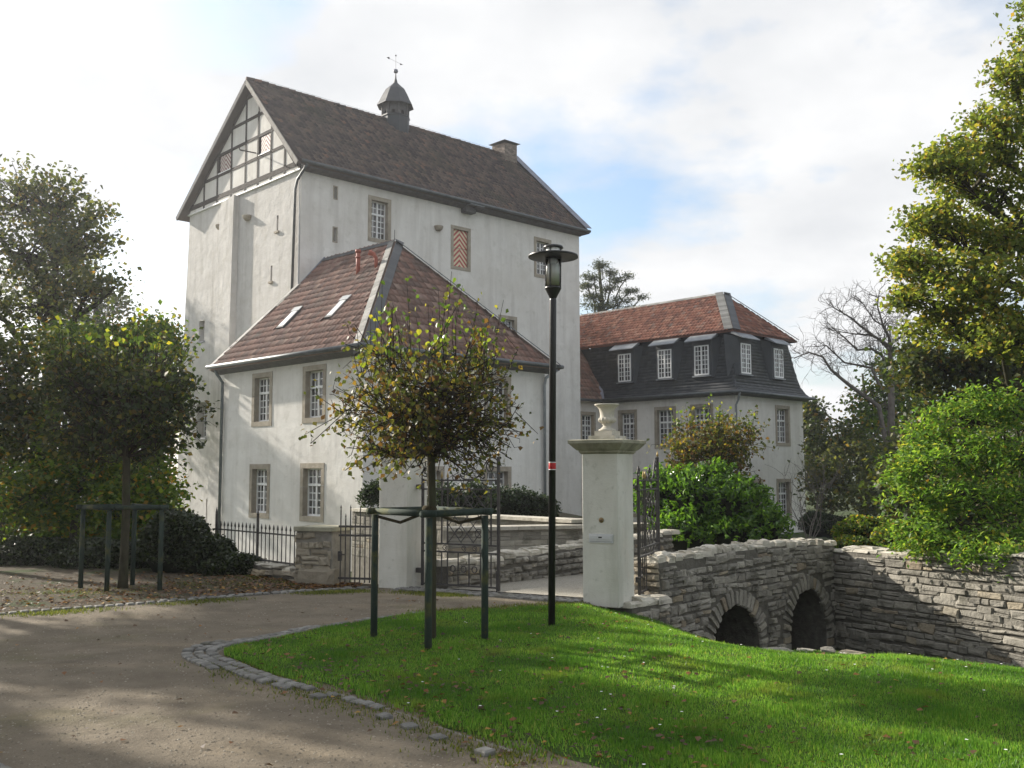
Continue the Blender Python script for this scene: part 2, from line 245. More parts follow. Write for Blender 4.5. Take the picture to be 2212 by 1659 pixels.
class MB:
    def __init__(s): s.v = []; s.f = []
    def add(s, vs, fs):
        n = len(s.v); s.v += [tuple(p) for p in vs]; s.f += [tuple(i + n for i in f) for f in fs]; return s
    def box(s, x0, x1, y0, y1, z0, z1):
        return s.add([(x0, y0, z0), (x1, y0, z0), (x1, y1, z0), (x0, y1, z0), (x0, y0, z1), (x1, y0, z1), (x1, y1, z1), (x0, y1, z1)],
                     [(0, 3, 2, 1), (4, 5, 6, 7), (0, 1, 5, 4), (1, 2, 6, 5), (2, 3, 7, 6), (3, 0, 4, 7)])
    def bar(s, a, b, w, h, up=(0, 0, 1)):
        """rectangular bar from a to b, width w (sideways), height h (along up)"""
        a, b, up = Vector(a), Vector(b), Vector(up); d = (b - a).normalized(); x = d.cross(up)
        if x.length < 1e-4: x = d.cross(Vector((1, 0, 0)))
        x.normalize(); y = x.cross(d).normalized(); x *= w / 2; y *= h / 2
        return s.add([a - x - y, a + x - y, a + x + y, a - x + y, b - x - y, b + x - y, b + x + y, b - x + y],
                     [(0, 3, 2, 1), (4, 5, 6, 7), (0, 1, 5, 4), (1, 2, 6, 5), (2, 3, 7, 6), (3, 0, 4, 7)])
    def tube(s, pts, r, n=6, caps=True):
        pts = [Vector(p) for p in pts]; rs = [r] * len(pts) if isinstance(r, (int, float)) else list(r); base = len(s.v); ref = None
        for i, p in enumerate(pts):
            d = (pts[min(i + 1, len(pts) - 1)] - pts[max(i - 1, 0)])
            d = d.normalized() if d.length > 1e-9 else Vector((0, 0, 1))
            if ref is None: ref = d.orthogonal().normalized()
            else:
                ref = ref - d * ref.dot(d); ref = ref.normalized() if ref.length > 1e-6 else d.orthogonal().normalized()
            y = d.cross(ref)
            for k in range(n):
                a = 2 * PI * k / n; s.v.append(tuple(p + (ref * math.cos(a) + y * math.sin(a)) * rs[i]))
        for i in range(len(pts) - 1):
            for k in range(n):
                s.f.append((base + i * n + k, base + i * n + (k + 1) % n, base + (i + 1) * n + (k + 1) % n, base + (i + 1) * n + k))
        if caps:
            s.f.append(tuple(base + k for k in range(n))[::-1]); s.f.append(tuple(base + (len(pts) - 1) * n + k for k in range(n)))
        return s
    def lathe(s, prof, c=(0, 0, 0), n=16, ph=0.0):
        base = len(s.v)
        for r, z in prof:
            for k in range(n):
                a = 2 * PI * k / n + ph; s.v.append((c[0] + r * math.cos(a), c[1] + r * math.sin(a), c[2] + z))
        for i in range(len(prof) - 1):
            for k in range(n):
                s.f.append((base + i * n + k, base + i * n + (k + 1) % n, base + (i + 1) * n + (k + 1) % n, base + (i + 1) * n + k))
        s.f.append(tuple(base + k for k in range(n))[::-1]); s.f.append(tuple(base + (len(prof) - 1) * n + k for k in range(n))); return s
    def poly(s, pts): return s.add(pts, [tuple(range(len(pts)))])
    def prism(s, pts, off):
        """polygon pts extruded by vector off"""
        off = Vector(off); n = len(pts); q = [Vector(p) for p in pts]
        return s.add(q + [p + off for p in q], [tuple(range(n))[::-1], tuple(range(n, 2 * n))] + [(i, (i + 1) % n, n + (i + 1) % n, n + i) for i in range(n)])
    def mesh(s, name, mat, smooth=False):
        me = bpy.data.meshes.new(name); me.from_pydata(s.v, [], s.f); me.materials.append(M[mat])
        if smooth: me.polygons.foreach_set('use_smooth', np.ones(len(me.polygons), bool))
        me.update(); return me
    def build(s, name, mat, parent=None, smooth=False, mat4=None):
        o = link(bpy.data.objects.new(name, s.mesh(name, mat, smooth)), parent, mat4)
        return o
def inst(name, me, parent, mat4):
    return link(bpy.data.objects.new(name, me), parent, mat4)
def T4(x=0, y=0, z=0): return Matrix.Translation((x, y, z))
def frame4(o, x, y, z):
    m = Matrix((Vector(x), Vector(y), Vector(z))).transposed().to_4x4(); m.translation = o; return m
def bevel_soft(o, w, seg=2):
    b = o.modifiers.new('soft', 'BEVEL'); b.width = w; b.segments = seg; b.limit_method = 'ANGLE'; return o

UNIT_BOX = MB().box(-0.5, 0.5, -0.5, 0.5, -0.5, 0.5)
PANE_ME = UNIT_BOX.mesh('pane', 'pane')
def boxpart(name, parent, x0, x1, y0, y1, z0, z1, mat):
    """a box part with its own small mesh, modelled round its own middle"""
    w, d, h = x1 - x0, y1 - y0, z1 - z0
    return MB().box(-w / 2, w / 2, -d / 2, d / 2, -h / 2, h / 2).build(name, mat, parent, mat4=T4((x0 + x1) / 2, (y0 + y1) / 2, (z0 + z1) / 2))

# ================================================================== SETTING: ground, path, lawn, moat
def interp(poly, x):
    xs, ys = zip(*poly); return float(np.interp(x, xs, ys))
EDGE = [(-60, 34), (-14, 21.5), (-8, 18.8), (-5.3, 17.35), (-3.25, 15.15), (-1.95, 14.80), (1.25, 12.98), (1.65, 12.75), (1.95, 12.25), (2.4, 11.85), (3.0, 11.75), (3.7, 11.7), (4.3, 11.15), (5.4, 10.2), (8, 7.6), (13, 1.5), (18, -8)]
def hgt(x, y):
    """near ground: level at the path, falling a little to the moat on the far side of the lawn"""
    e = interp(EDGE, x); d = e - y; k = min(1, max(0, (x - 0.9) / 1.8))
    t = min(1, max(0, 1 - d / 3.2)); h = -0.45 * k * t * t * (3 - 2 * t)
    return h + 0.010 * math.sin(x * 1.3 + 0.5) * math.sin(y * 0.9)
def sheet(name, x0, x1, lo, hi, nx, ny, mat, dz, kind='structure', skirt=0.0, parent=None, rough=0.0, taper=0):
    xs = np.linspace(x0, x1, nx); V = []; Fc = []
    for i, x in enumerate(xs):
        a, b = lo(x), hi(x)
        for j in range(ny):
            y = a + (b - a) * j / (ny - 1)
            V.append((x, y, hgt(x, y) + (dz if not taper else 0.004 + (dz - 0.004) * min(1, j / taper)) + (random.uniform(-rough, rough) if 0 < j < ny - 1 else 0)))
    for i in range(nx - 1):
        for j in range(ny - 1):
            k = i * ny + j; Fc.append((k, k + ny, k + ny + 1, k + 1))
    if skirt:
        n0 = len(V)
        for i in range(nx):
            p = V[i * ny + ny - 1]; V.append((p[0], p[1] + 0.15, p[2] - skirt))
        for i in range(nx - 1): Fc.append((i * ny + ny - 1, (i + 1) * ny + ny - 1, n0 + i + 1, n0 + i))
    o = np_obj(name, V, Fc, mat, parent, smooth=True)
    if kind: o['kind'] = kind
    return o
far = MB().poly([(-500, -300, -1.75), (500, -300, -1.75), (500, 700, -1.75), (-500, 700, -1.75)]).build('ground', 'meadow'); far['kind'] = 'structure'
path = sheet('path', -60, 17.5, lambda x: -12.0, lambda x: interp(EDGE, x), 240, 60, 'gravel', 0.0, skirt=2.2)
# lawn outline
LOW = [(-2.68, 9.38), (-2.61, 9.14), (-2.32, 8.78), (-1.98, 8.32), (-1.42, 7.68), (-0.92, 7.24), (-0.31, 6.42), (0.24, 5.8), (1.0, 4.9), (2, 3.7), (4, 1.4), (8, -3), (16, -11)]
UPP = [(-2.68, 9.40), (-2.63, 9.58), (-2.36, 9.98), (-1.95, 10.68), (-1.27, 11.5), (-0.4, 12.0), (0.4, 12.35), (1.0, 12.55), (1.25, 12.5), (1.4, 12.55)]
def lawn_hi(x): return interp(UPP, x) if x < 1.4 else interp(EDGE, x) - 0.02
def lawn_lo(x):
    k = min(1, max(0, (x + 2.3) / 1.2)); return interp(LOW, x) + k * (0.16 + 0.10 * math.sin(x * 3.1) + 0.07 * math.sin(x * 7.7 + 1) + 0.04 * math.sin(x * 17))
lawn = sheet('lawn', -2.68, 15.5, lawn_lo, lawn_hi, 260, 60, 'lawn_soil', 0.02, rough=0.004, taper=8)
BACK = [(-60, -2), (-14, 7.2), (-9, 9.6), (-5.95, 11.72), (-4.71, 12.72), (-2.98, 13.9), (-2.02, 14.32), (-1.95, 14.34)]
verge = sheet('verge', -40, -1.97, lambda x: interp(BACK, x) + 0.1, lambda x: interp(EDGE, x) - 0.02, 130, 30, 'litter_soil', 0.012, rough=0.01)

# granite setts round the lawn and along the far side of the path
SETT_ME = []
for k in range(4):
    b = MB(); j = lambda a: random.uniform(-a, a)
    x, y = 0.047, 0.047
    b.add([(-x, -y, -0.05), (x, -y, -0.05), (x, y, -0.05), (-x, y, -0.05)] + [(sx * x * (0.97 + j(0.04)), sy * y * (0.97 + j(0.04)), 0.010 + j(0.002)) for sx, sy in ((-1, -1), (1, -1), (1, 1), (-1, 1))]
          + [(sx * x * 0.72, sy * y * 0.72, 0.019 + j(0.003)) for sx, sy in ((-1, -1), (1, -1), (1, 1), (-1, 1))],
          [(0, 1, 5, 4), (1, 2, 6, 5), (2, 3, 7, 6), (3, 0, 4, 7), (4, 5, 9, 8), (5, 6, 10, 9), (6, 7, 11, 10), (7, 4, 8, 11), (8, 9, 10, 11)])
    SETT_ME.append(b.mesh('sett', 'sett'))
def setts(parent, pts, offs, keep=lambda t, row: True, step=0.105, lift=0.008):
    """rows of setts beside a polyline, offs = sideways distances"""
    P = [Vector((p[0], p[1], 0)) for p in pts]; L = [0]
    for a, b in zip(P, P[1:]): L.append(L[-1] + (b - a).length)
    tot = L[-1]; n = 0
    for r, off in enumerate(offs):
        s = random.uniform(0, 0.05)
        while s < tot:
            i = max(k for k in range(len(L) - 1) if L[k] <= s); d = (P[i + 1] - P[i]).normalized(); nn = Vector((-d.y, d.x, 0))
            p = P[i] + d * (s - L[i]) + nn * off
            if keep(s / tot, r):
                z = hgt(p.x, p.y) + lift + random.uniform(-0.007, 0.004)
                inst('sett', random.choice(SETT_ME), parent, T4(p.x, p.y, z) @ Matrix.Rotation(math.atan2(d.y, d.x) + random.uniform(-0.07, 0.07), 4, 'Z') @ Matrix.Diagonal((random.uniform(0.92, 1.12), random.uniform(0.9, 1.05), 1, 1)))
                n += 1
            s += step * random.uniform(0.98, 1.1)
    return n
def smooth_poly(pts, n=3):
    pts = [Vector((p[0], p[1], 0)) for p in pts]
    for _ in range(n):
        q = [pts[0]]
        for a, b in zip(pts, pts[1:]): q += [a * 0.75 + b * 0.25, a * 0.25 + b * 0.75]
        pts = q + [pts[-1]]
    return pts
tip = smooth_poly([(-0.9, 11.78), (-1.27, 11.52), (-1.96, 10.70), (-2.38, 9.98), (-2.73, 9.56), (-2.73, 9.2), (-2.34, 8.74), (-2.0, 8.28), (-1.42, 7.68), (-0.94, 7.2), (-0.33, 6.4), (0.1, 5.95)])
kerb = MB().tube([(p.x, p.y, -0.03) for p in tip], 0.035, 6).build('kerb', 'mortar', None); tag(kerb, kind='structure')
def keep_tip(t, r):
    if t < 0.20: return r == 0 and random.random() < 0.75
    if t < 0.36: return r <= 1
    if t < 0.52: return True
    if t < 0.66: return r <= 1 and random.random() < 0.9
    return r <= 1 and random.random() < (0.30 if t < 0.80 else 0.10)
setts(kerb, tip, (-0.055, -0.16, -0.265), keep_tip)
setts(kerb, [(-3.55, 6.42), (-2.98, 5.80), (-2.72, 5.52)], (-0.22, -0.11, 0.0), lambda t, r: True)
edging = MB().tube([(-9, 9.58, -0.04), (-5.95, 11.72, -0.04), (-4.71, 12.72, -0.04), (-2.98, 13.9, -0.04), (-2.0, 14.33, -0.04)], 0.035, 6).build('kerb', 'mortar'); edging['kind'] = 'structure'
setts(edging, [(-7.2, 10.85), (-5.95, 11.72), (-4.71, 12.72), (-2.98, 13.9), (-2.05, 14.31)], (0.0, 0.11), lambda t, r: r == 0 or (t > 0.55 and random.random() < 0.8), 0.12)
sill = MB().box(-1.62, 1.42, -0.16, 0.2, -0.06, -0.012).build('threshold', 'mortar', None, mat4=Matrix.Translation((-0.25, 13.48, 0.012)) @ Matrix.Rotation(math.radians(-30), 4, 'Z')); sill['kind'] = 'structure'
setts(sill, [(-1.50, 0.0), (1.30, 0.0)], (-0.11, 0.0, 0.11), lift=-0.004)

# drive over the bridge, terrace in front of the annexe, bank behind the retaining wall
BX = Vector((0.7133, 0.7009, 0)); BN = Vector((-0.7009, 0.7133, 0))     # along the bridge, and inward from its right face
def flat(name, pts, mat, kind='structure', skirt=None):
    b = MB().poly(pts)
    if skirt:
        n = len(pts)
        b.add(pts + [(p[0], p[1], p[2] - skirt) for p in pts], [(i, (i + 1) % n, n + (i + 1) % n, n + i) for i in range(n)])
    o = b.build(name, mat); o['kind'] = kind; return o
flat('driveway', [(-1.2, 14.53, -0.004), (0.95, 13.28, -0.004), (1.75, 13.42, -0.004), (5.6, 17.2, -0.02), (6.0, 18.8, -0.03), (4.4, 21.6, -0.05), (-0.9, 19.5, -0.05), (-0.5, 18.2, -0.03), (1.0, 17.0, -0.02)][::1], 'drive_gravel')
flat('terrace', [(-4.35, 27.15, 0.25), (1.35, 20.55, 0.25), (3.8, 21.55, 0.25), (4.0, 26, 0.1), (1.6, 40.5, 0.1), (-5.0, 33.9, 0.1)], 'litter_soil', skirt=2.2)
_nb = [(5.62, 17.0, 0.20), (6.4, 15.4, 0.26), (7.3, 13.5, 0.30), (9.2, 9.4, 0.30), (11, 5.5, 0.30)]; _fb = [(6.6, 22.0, -1.76), (10.5, 23.0, -1.76), (14, 21.0, -1.76), (18, 15, -1.76), (20, 9, -1.76)]; _mb = [tuple(a * 0.6 + c * 0.4 for a, c in zip(p, q)) for p, q in zip(_nb, _fb)]
_mb = [(p[0], p[1], 0.12 if k else -0.3) for k, p in enumerate(_mb)]; _v = _nb + _mb + _fb
tag(MB().add(_v, [(k, k + 1, k + 6, k + 5) for k in range(4)] + [(k + 5, k + 6, k + 11, k + 10) for k in range(4)]).build('garden_bank', 'lawn_soil', None, True), kind='structure')

# ------------------------------------------------------------------ stones
def stone_meshes(n, mat, taper=0.82, jit=0.10):
    out = []
    for _ in range(n):
        j = lambda a: random.uniform(-a, a)
        c = [(-.5, -.5), (.5, -.5), (.5, .5), (-.5, .5)]
        back = [(x * 1.0, 0.6, z * 1.0) for x, z in c]
        mid = [(x * (1 + j(jit)), -0.45 + j(0.15), z * (1 + j(jit))) for x, z in c]
        fr = [(x * (taper + j(jit)), -1.0 + j(0.22), z * (taper - 0.04 + j(jit))) for x, z in c]
        mids = [((a[0] + b[0]) / 2 * (1.06 + j(0.05)), -1.05 + j(0.2), (a[2] + b[2]) / 2 * (1.06 + j(0.05))) for a, b in zip(fr, fr[1:] + fr[:1])]
        V = back + mid + fr + mids + [(j(0.12), -1.12 + j(0.2), j(0.12))]
        Fc = []
        for i in range(4):
            k = (i + 1) % 4
            Fc += [(i, k, 4 + k, 4 + i), (4 + i, 4 + k, 8 + k, 12 + i, 8 + i), (8 + i, 12 + i, 16, 12 + (i - 1) % 4)]
        b = MB(); b.add(V, Fc); out.append(b.mesh('stone', mat))
    return out
STONES = stone_meshes(16, 'rubble', 0.68, 0.20); STONES_Y = stone_meshes(8, 'rubble_yellow', 0.72, 0.18); FLATS = stone_meshes(12, 'rubble', 0.80, 0.15); BLOCKS = stone_meshes(8, 'rubble', 0.9, 0.05); COPE = stone_meshes(12, 'coping', 0.78, 0.22)
def stone_courses(parent, s0, s1, zb, zt, hole=None, hs=(0.07, 0.19), ws=(0.14, 0.42), proud=0.05, meshes=None, y=0.0, wave=0.03, name='stone', limit=300, gap=0.014):
    """random coursed rubble on the face y = 0 of parent (x right, y inward); past the limit the farthest stones are one mesh"""
    meshes = meshes or STONES; bpy.context.view_layer.update(); cp = parent.matrix_world.inverted() @ Vector((0, 0, 1.65)); todo = []
    z = zb; ztop = zt if callable(zt) else (lambda s: zt); zmax = max(ztop(s0), ztop((s0 + s1) / 2), ztop(s1)); c = 0
    while z < zmax - 0.03:
        h = random.uniform(*hs); s = s0 + random.uniform(-0.1, 0); c += 1
        while s < s1 - 0.02:
            w = random.uniform(*ws) * (0.75 if h < (hs[0] + hs[1]) / 2 else 1.0); e = min(s + w, s1); b = max(s, s0); s += w
            if e - b < 0.04: continue
            sub = [(z, h)] if (h < 0.12 or random.random() < 0.55) else [(z, h * 0.45), (z + h * 0.45, h * 0.55)]
            for zz, hh in sub:
                zc = zz + hh / 2 + wave * (math.sin(b * 1.7 + c) + 0.5 * math.sin(b * 4.1 + c * 2.2))
                if zc + hh / 2 > ztop(b) + 0.03: continue
                if hole and (hole(b + 0.03, zc) or hole(e - 0.03, zc) or hole((b + e) / 2, zc)): continue
                d = proud * random.uniform(0.55, 1.5)
                m = T4((b + e) / 2, y, zc) @ Matrix.Rotation(random.uniform(-0.10, 0.10) * (1 if e - b < 0.3 else 0.3), 4, 'Y') @ Matrix.Diagonal((e - b - gap * random.uniform(0.2, 1.4), d, (hh - gap) * random.uniform(0.9, 1.08), 1))
                todo.append(((m.translation - cp).length, random.choice(meshes), m))
        z += h
    todo.sort(key=lambda t: t[0])
    for d, me, m in todo[:limit]: inst(name, me, parent, m)
    if len(todo) > limit:
        b = MB()
        for d, me, m in todo[limit:]: b.add([m @ v.co for v in me.vertices], [tuple(p.vertices) for p in me.polygons])
        o = b.build('rubble_masonry', 'rubble', parent); o.data.materials.clear(); o.data.materials.append(meshes[0].materials[0]); o['kind'] = 'stuff'
    return len(todo)
def wall_core(name, L, thick, zb, zt, mat, arches=None, parent=None, mat4=None, n=60, tunnel=2.6):
    """a wall body with a wavy top and optional arched openings (s centre, half width, spring z, rise)"""
    b = MB(); xs = list(np.linspace(0, L, n))
    for a in arches or []: xs += list(a[0] + a[1] * np.cos(np.linspace(0, PI, 17)))
    xs = sorted(set(round(x, 4) for x in xs if 0 <= x <= L)); zt = zt if callable(zt) else (lambda s, k=zt: k)
    def low(x):
        for c, hw, zs, ri in arches or []:
            if abs(x - c) <= hw + 1e-6: return zs + ri * math.sqrt(max(0, 1 - ((x - c) / hw) ** 2)), True
        return zb, False
    for x0, x1 in zip(xs, xs[1:]):
        m, inside = low((x0 + x1) / 2)
        a, c = (low(x0)[0], low(x1)[0]) if inside else (zb, zb)
        if inside and a == zb: a = zs_of(arches, x0)
        if inside and c == zb: c = zs_of(arches, x1)
        b.add([(x0, 0, a), (x1, 0, c), (x1, 0, zt(x1)), (x0, 0, zt(x0)), (x0, thick, a), (x1, thick, c), (x1, thick, zt(x1)), (x0, thick, zt(x0))],
              [(0, 1, 2, 3), (3, 2, 6, 7), (4, 7, 6, 5)])
        if inside: b.add([(x0, 0, a), (x1, 0, c), (x1, tunnel, c), (x0, tunnel, a)], [(0, 3, 2, 1)])
    for c, hw, zs, ri in arches or []:
        for x in (c - hw, c + hw): b.add([(x, 0, zb), (x, tunnel, zb), (x, tunnel, zs), (x, 0, zs)], [(0, 1, 2, 3)])
    for x in (0, L): b.add([(x, 0, zb), (x, thick, zb), (x, thick, zt(x)), (x, 0, zt(x))], [(0, 3, 2, 1) if x == 0 else (0, 1, 2, 3)])
    return b.build(name, mat, parent, mat4=mat4)
def zs_of(arches, x):
    return min(arches, key=lambda a: abs(a[0] - x))[2]

# ------------------------------------------------------------------ stone bridge with two arches
BR = empty('stone_bridge', (1.98, 13.44, 0), math.atan2(BX.y, BX.x), 'rubble stone bridge parapet with two round arches over the moat', 'bridge')
ARCH = [(1.80, 0.62, -0.95, 0.66), (3.88, 0.58, -0.95, 0.72)]
btop = lambda s: 0.42 + 0.07 * math.sin(min(1, s / 4.8) * PI) + 0.012 * math.sin(s * 5)
core = wall_core('parapet_core', 4.8, 0.42, -1.75, btop, 'mortar_dark', ARCH, BR, n=50)
def br_hole(s, z):
    for c, hw, zs, ri in ARCH:
        if z < zs and abs(s - c) < hw + 0.2: return True
        if z >= zs and ((s - c) / (hw + 0.27)) ** 2 + ((z - zs) / (ri + 0.25)) ** 2 < 1: return True
    return False
stone_courses(core, 0.0, 4.8, -1.3, lambda s: btop(s) - 0.02, br_hole, (0.05, 0.145), (0.10, 0.30), 0.04, wave=0.025)
VOUS = stone_meshes(6, 'rubble', 0.86, 0.06)
for c, hw, zs, ri in ARCH:                                     # voussoirs
    n = 21
    for k in range(n):
        a = PI * (k + 0.5) / n; px, pz = c + (hw + 0.115) * math.cos(a), zs + (ri + 0.105) * math.sin(a)
        ang = math.atan2((ri + 0.1) * math.sin(a) * hw / ri, hw * math.cos(a))
        inst('voussoir', random.choice(VOUS), core, T4(px, 0, pz) @ Matrix.Rotation(PI / 2 - ang, 4, 'Y') @ Matrix.Diagonal((random.uniform(0.055, 0.088), random.uniform(0.025, 0.045), random.uniform(0.18, 0.28), 1)))
    for sgn in (-1, 1):
        z = -1.35
        while z < zs - 0.05:
            h = random.uniform(0.09, 0.15); inst('voussoir', random.choice(VOUS), core, T4(c + sgn * (hw + 0.10), 0, z + h / 2) @ Matrix.Diagonal((random.uniform(0.14, 0.2), 0.035, h - 0.012, 1))); z += h
def coping(parent, s0, s1, zt, depth, w=(0.16, 0.34), name='coping_stone', mesh=COPE, rows=2, th=(0.03, 0.06)):
    for r in range(rows):
        s = s0 - 0.03
        while s < s1:
            l = random.uniform(*w); d0 = depth / rows
            m = T4(s + l / 2, (r + 0.5) * d0 + random.uniform(-0.02, 0.02), zt(s + l / 2) + 0.02 + random.uniform(-0.01, 0.015)) @ Matrix.Rotation(random.uniform(-0.09, 0.09), 4, 'Z') @ Matrix.Rotation(-PI / 2 + random.uniform(-0.08, 0.08), 4, 'X')
            # local -y of the stone points up after the turn
            inst(name, random.choice(mesh), parent, m @ Matrix.Diagonal((l - 0.01, random.uniform(*th), d0 * random.uniform(0.95, 1.2), 1))); s += l
def flipx(m): return m
coping(core, 0.0, 4.8, btop, 0.44, (0.10, 0.30), rows=3, th=(0.02, 0.065))
# near end pier face of the parapet and the low wall under the gate pillar
endw = MB().box(0, 0.42, 0, 0.012, -1.75, 0.42).build('end_face', 'mortar_dark', BR, mat4=Matrix.Rotation(-PI / 2, 4, 'Z') @ T4(-0.42, -0.012, 0))
stone_courses(endw, 0, 0.42, -0.6, 0.43, None, (0.09, 0.18), (0.18, 0.42), 0.04, STONES_Y)
low = empty('low_wall', (1.50, 12.62, 0), math.atan2(0.55, 0.5), 'low mossy stone wall under the gate pillar beside the bridge', 'wall')
lc = wall_core('wall_core', 0.78, 0.3, -1.75, -0.05, 'mortar_dark', None, low, n=6); stone_courses(lc, 0, 0.78, -0.75, -0.03, None, (0.09, 0.17), (0.16, 0.36), 0.05)
coping(lc, 0, 0.78, lambda s: -0.05, 0.3, rows=1)

# retaining wall on the far bank
RX = Vector((0.427, -0.904, 0))
RW = empty('retaining_wall', (5.38, 16.78, 0), math.atan2(RX.y, RX.x), 'long grey rubble retaining wall along the moat below the overhanging shrub', 'wall')
rtop = lambda s: 0.30 + 0.045 * min(s, 4) + 0.015 * math.sin(s * 4)
rc = wall_core('wall_core', 13, 0.5, -1.75, rtop, 'mortar_dark', None, RW, n=80)
stone_courses(rc, 0.02, 4.6, -1.3, lambda s: rtop(s) - 0.02, None, (0.045, 0.135), (0.12, 0.46), 0.028, meshes=FLATS, wave=0.025)
coping(rc, 0, 5.2, rtop, 0.45, (0.15, 0.45), rows=2, th=(0.02, 0.05))
# left parapet of the bridge (its inner face shows through the gate)
LP = empty('stone_parapet', (-0.92, 14.33, 0), math.atan2(0.7245, 0.689), 'knee-high rubble parapet beside the gravel drive behind the iron gate', 'wall')
ltop = lambda s: 0.30 + 0.035 * s + 0.015 * math.sin(s * 6)
lpc = wall_core('wall_core', 5.6, 0.4, -1.75, ltop, 'mortar_dark', None, LP, n=50)
stone_courses(lpc, 0, 5.6, -0.06, lambda s: ltop(s) - 0.02, None, (0.07, 0.14), (0.13, 0.32), 0.045, limit=220)
coping(lpc, 0, 5.6, ltop, 0.4, rows=2)
# dressed wall with coping behind the drive, and the terrace wall
def dressed(name, a, b, zt, zb, label, hs, ws, slab):
    d = Vector((b[0] - a[0], b[1] - a[1], 0)); L = d.length
    e = empty(name, (a[0], a[1], 0), math.atan2(d.y, d.x), label, 'wall')
    c = wall_core('wall_core', L, 0.4, zb, zt, 'mortar', None, e, n=4)
    stone_courses(c, 0, L, max(zb, zt - 1.2), zt, None, hs, ws, 0.012, BLOCKS, wave=0.0, gap=0.012, limit=200)
    s = 0
    while s < L:
        l = min(slab * random.uniform(0.8, 1.2), L - s + 0.05)
        b2 = MB().box(-l / 2 + 0.004, l / 2 - 0.004, -0.27, 0.27, -0.035, 0.035).build('coping_slab', 'coping', e, mat4=T4(s + l / 2, 0.19, zt + 0.036)); s += l
    return e
dressed('garden_wall', (-1.25, 19.5), (3.95, 21.35), 0.50, -0.6, 'block wall with flat pale coping closing the gravel drive behind the gate', (0.16, 0.26), (0.3, 0.75), 0.7)
dressed('terrace_wall', (-4.35, 27.1), (1.25, 20.65), 0.60, -1.75, 'higher coped terrace wall below the dark hedge in front of the annexe', (0.16, 0.3), (0.3, 0.7), 0.8)

# ================================================================== BUILDINGS: helpers
LEFT4 = lambda u, v=0.0: frame4((u, v, 0), (0, -1, 0), (1, 0, 0), (0, 0, 1))     # face looking -u : x runs along -v
RIGHT4 = lambda v, u=0.0: T4(u, v, 0)                                           # face looking -v : x runs along +u
def wall_face(name, parent, F, s0, s1, z0, z1, openings, depth, mat, warp=None, top=None):
    xs = sorted(set([s0, s1] + [v for o in openings for v in o[:2]])); zs = sorted(set([z0, z1] + [v for o in openings for v in o[2:4]]))
    wp = warp or (lambda s, z: s); b = MB()
    def inside(x, z): return any(o[0] < x < o[1] and o[2] < z < o[3] for o in openings)
    for xa, xb in zip(xs, xs[1:]):
        for za, zb in zip(zs, zs[1:]):
            if inside((xa + xb) / 2, (za + zb) / 2): continue
            b.add([(wp(xa, za), 0, za), (wp(xb, za), 0, za), (wp(xb, zb), 0, zb), (wp(xa, zb), 0, zb)], [(0, 1, 2, 3)])
    for xa, xb, za, zb in [o[:4] for o in openings]:
        b.add([(xa, 0, za), (xb, 0, za), (xb, 0, zb), (xa, 0, zb), (xa, depth, za), (xb, depth, za), (xb, depth, zb), (xa, depth, zb)],
              [(0, 4, 5, 1), (1, 5, 6, 2), (2, 6, 7, 3), (3, 7, 4, 0), (4, 7, 6, 5)])
    return b.build(name, mat, parent, mat4=F)
_sash = {}
def window(bld, F, s0, s1, z0, z1, sw=0.19, cols=2, rt=2, rb=4, inset=0.20, transom=0.655, surround=True, arched=False, frame=0.055, name='window'):
    """two-leaf casement: the white sash is the part, stone surround pieces and panes its sub-parts"""
    W, H = s1 - s0 - 2 * sw, z1 - z0 - 2 * sw; key = (round(W, 2), round(H, 2), cols, rt, rb, frame)
    if key not in _sash:
        b = MB(); y0, y1 = 0.0, 0.06; panes = []
        b.box(0, frame, y0, y1, 0, H).box(W - frame, W, y0, y1, 0, H).box(frame, W - frame, y0, y1, 0, frame * 1.3).box(frame, W - frame, y0, y1, H - frame, H)
        mz = transom * H if rt else H; m0, m1 = W / 2 - 0.04, W / 2 + 0.04
        if rt: b.box(frame, W - frame, y0 - 0.02, y1, mz - 0.045, mz + 0.045)
        fields = [(frame * 1.3, mz - 0.045, rb)] if rt else [(frame * 1.3, H - frame, rb)]
        if rt: fields.append((mz + 0.045, H - frame, rt))
        for za, zb, rows in fields:
            b.box(m0, m1, y0 - 0.01, y1, za, zb)
            for xa, xb in ((frame, m0), (m1, W - frame)):
                for c in range(cols + 1):
                    if 0 < c < cols: x = xa + (xb - xa) * c / cols; b.box(x - 0.016, x + 0.016, y0 + 0.012, y1, za, zb)
                for r in range(1, rows): z = za + (zb - za) * r / rows; b.box(xa, xb, y0 + 0.015, y1, z - 0.016, z + 0.016)
                for c in range(cols):
                    for r in range(rows):
                        px, pz = xa + (xb - xa) * (c + .5) / cols, za + (zb - za) * (r + .5) / rows
                        panes.append((px, pz, (xb - xa) / cols - 0.02, (zb - za) / rows - 0.02))
        _sash[key] = (b.mesh('window', 'white'), panes)
    me, panes = _sash[key]
    w = inst(name, me, bld, F @ T4(s0 + sw, inset, z0 + sw))
    for px, pz, pw, ph in panes:
        inst('pane', PANE_ME, w, T4(px, 0.040, pz) @ Matrix.Diagonal((pw, 0.008, ph, 1)))
    if surround:
        yo, yi = -0.022 - inset, 0.10
        g = 0.004
        for x0, x1, za, zb, nm in ((-sw, 0, -sw + sw, H, 'jamb'), (W, W + sw, 0, H, 'jamb'), (-sw, W + sw, H, H + sw, 'lintel'), (-sw, W + sw, -sw, 0, 'sill')):
            if nm == 'jamb':
                cut = H * random.uniform(0.35, 0.65)
                boxpart(nm, w, x0, x1, yo, yi, za + g, cut - g, 'surround'); boxpart(nm, w, x0, x1, yo, yi, cut + g, zb - g, 'surround')
            else: boxpart(nm, w, x0, x1, yo - 0.003, yi, za, zb, 'surround')
    return w
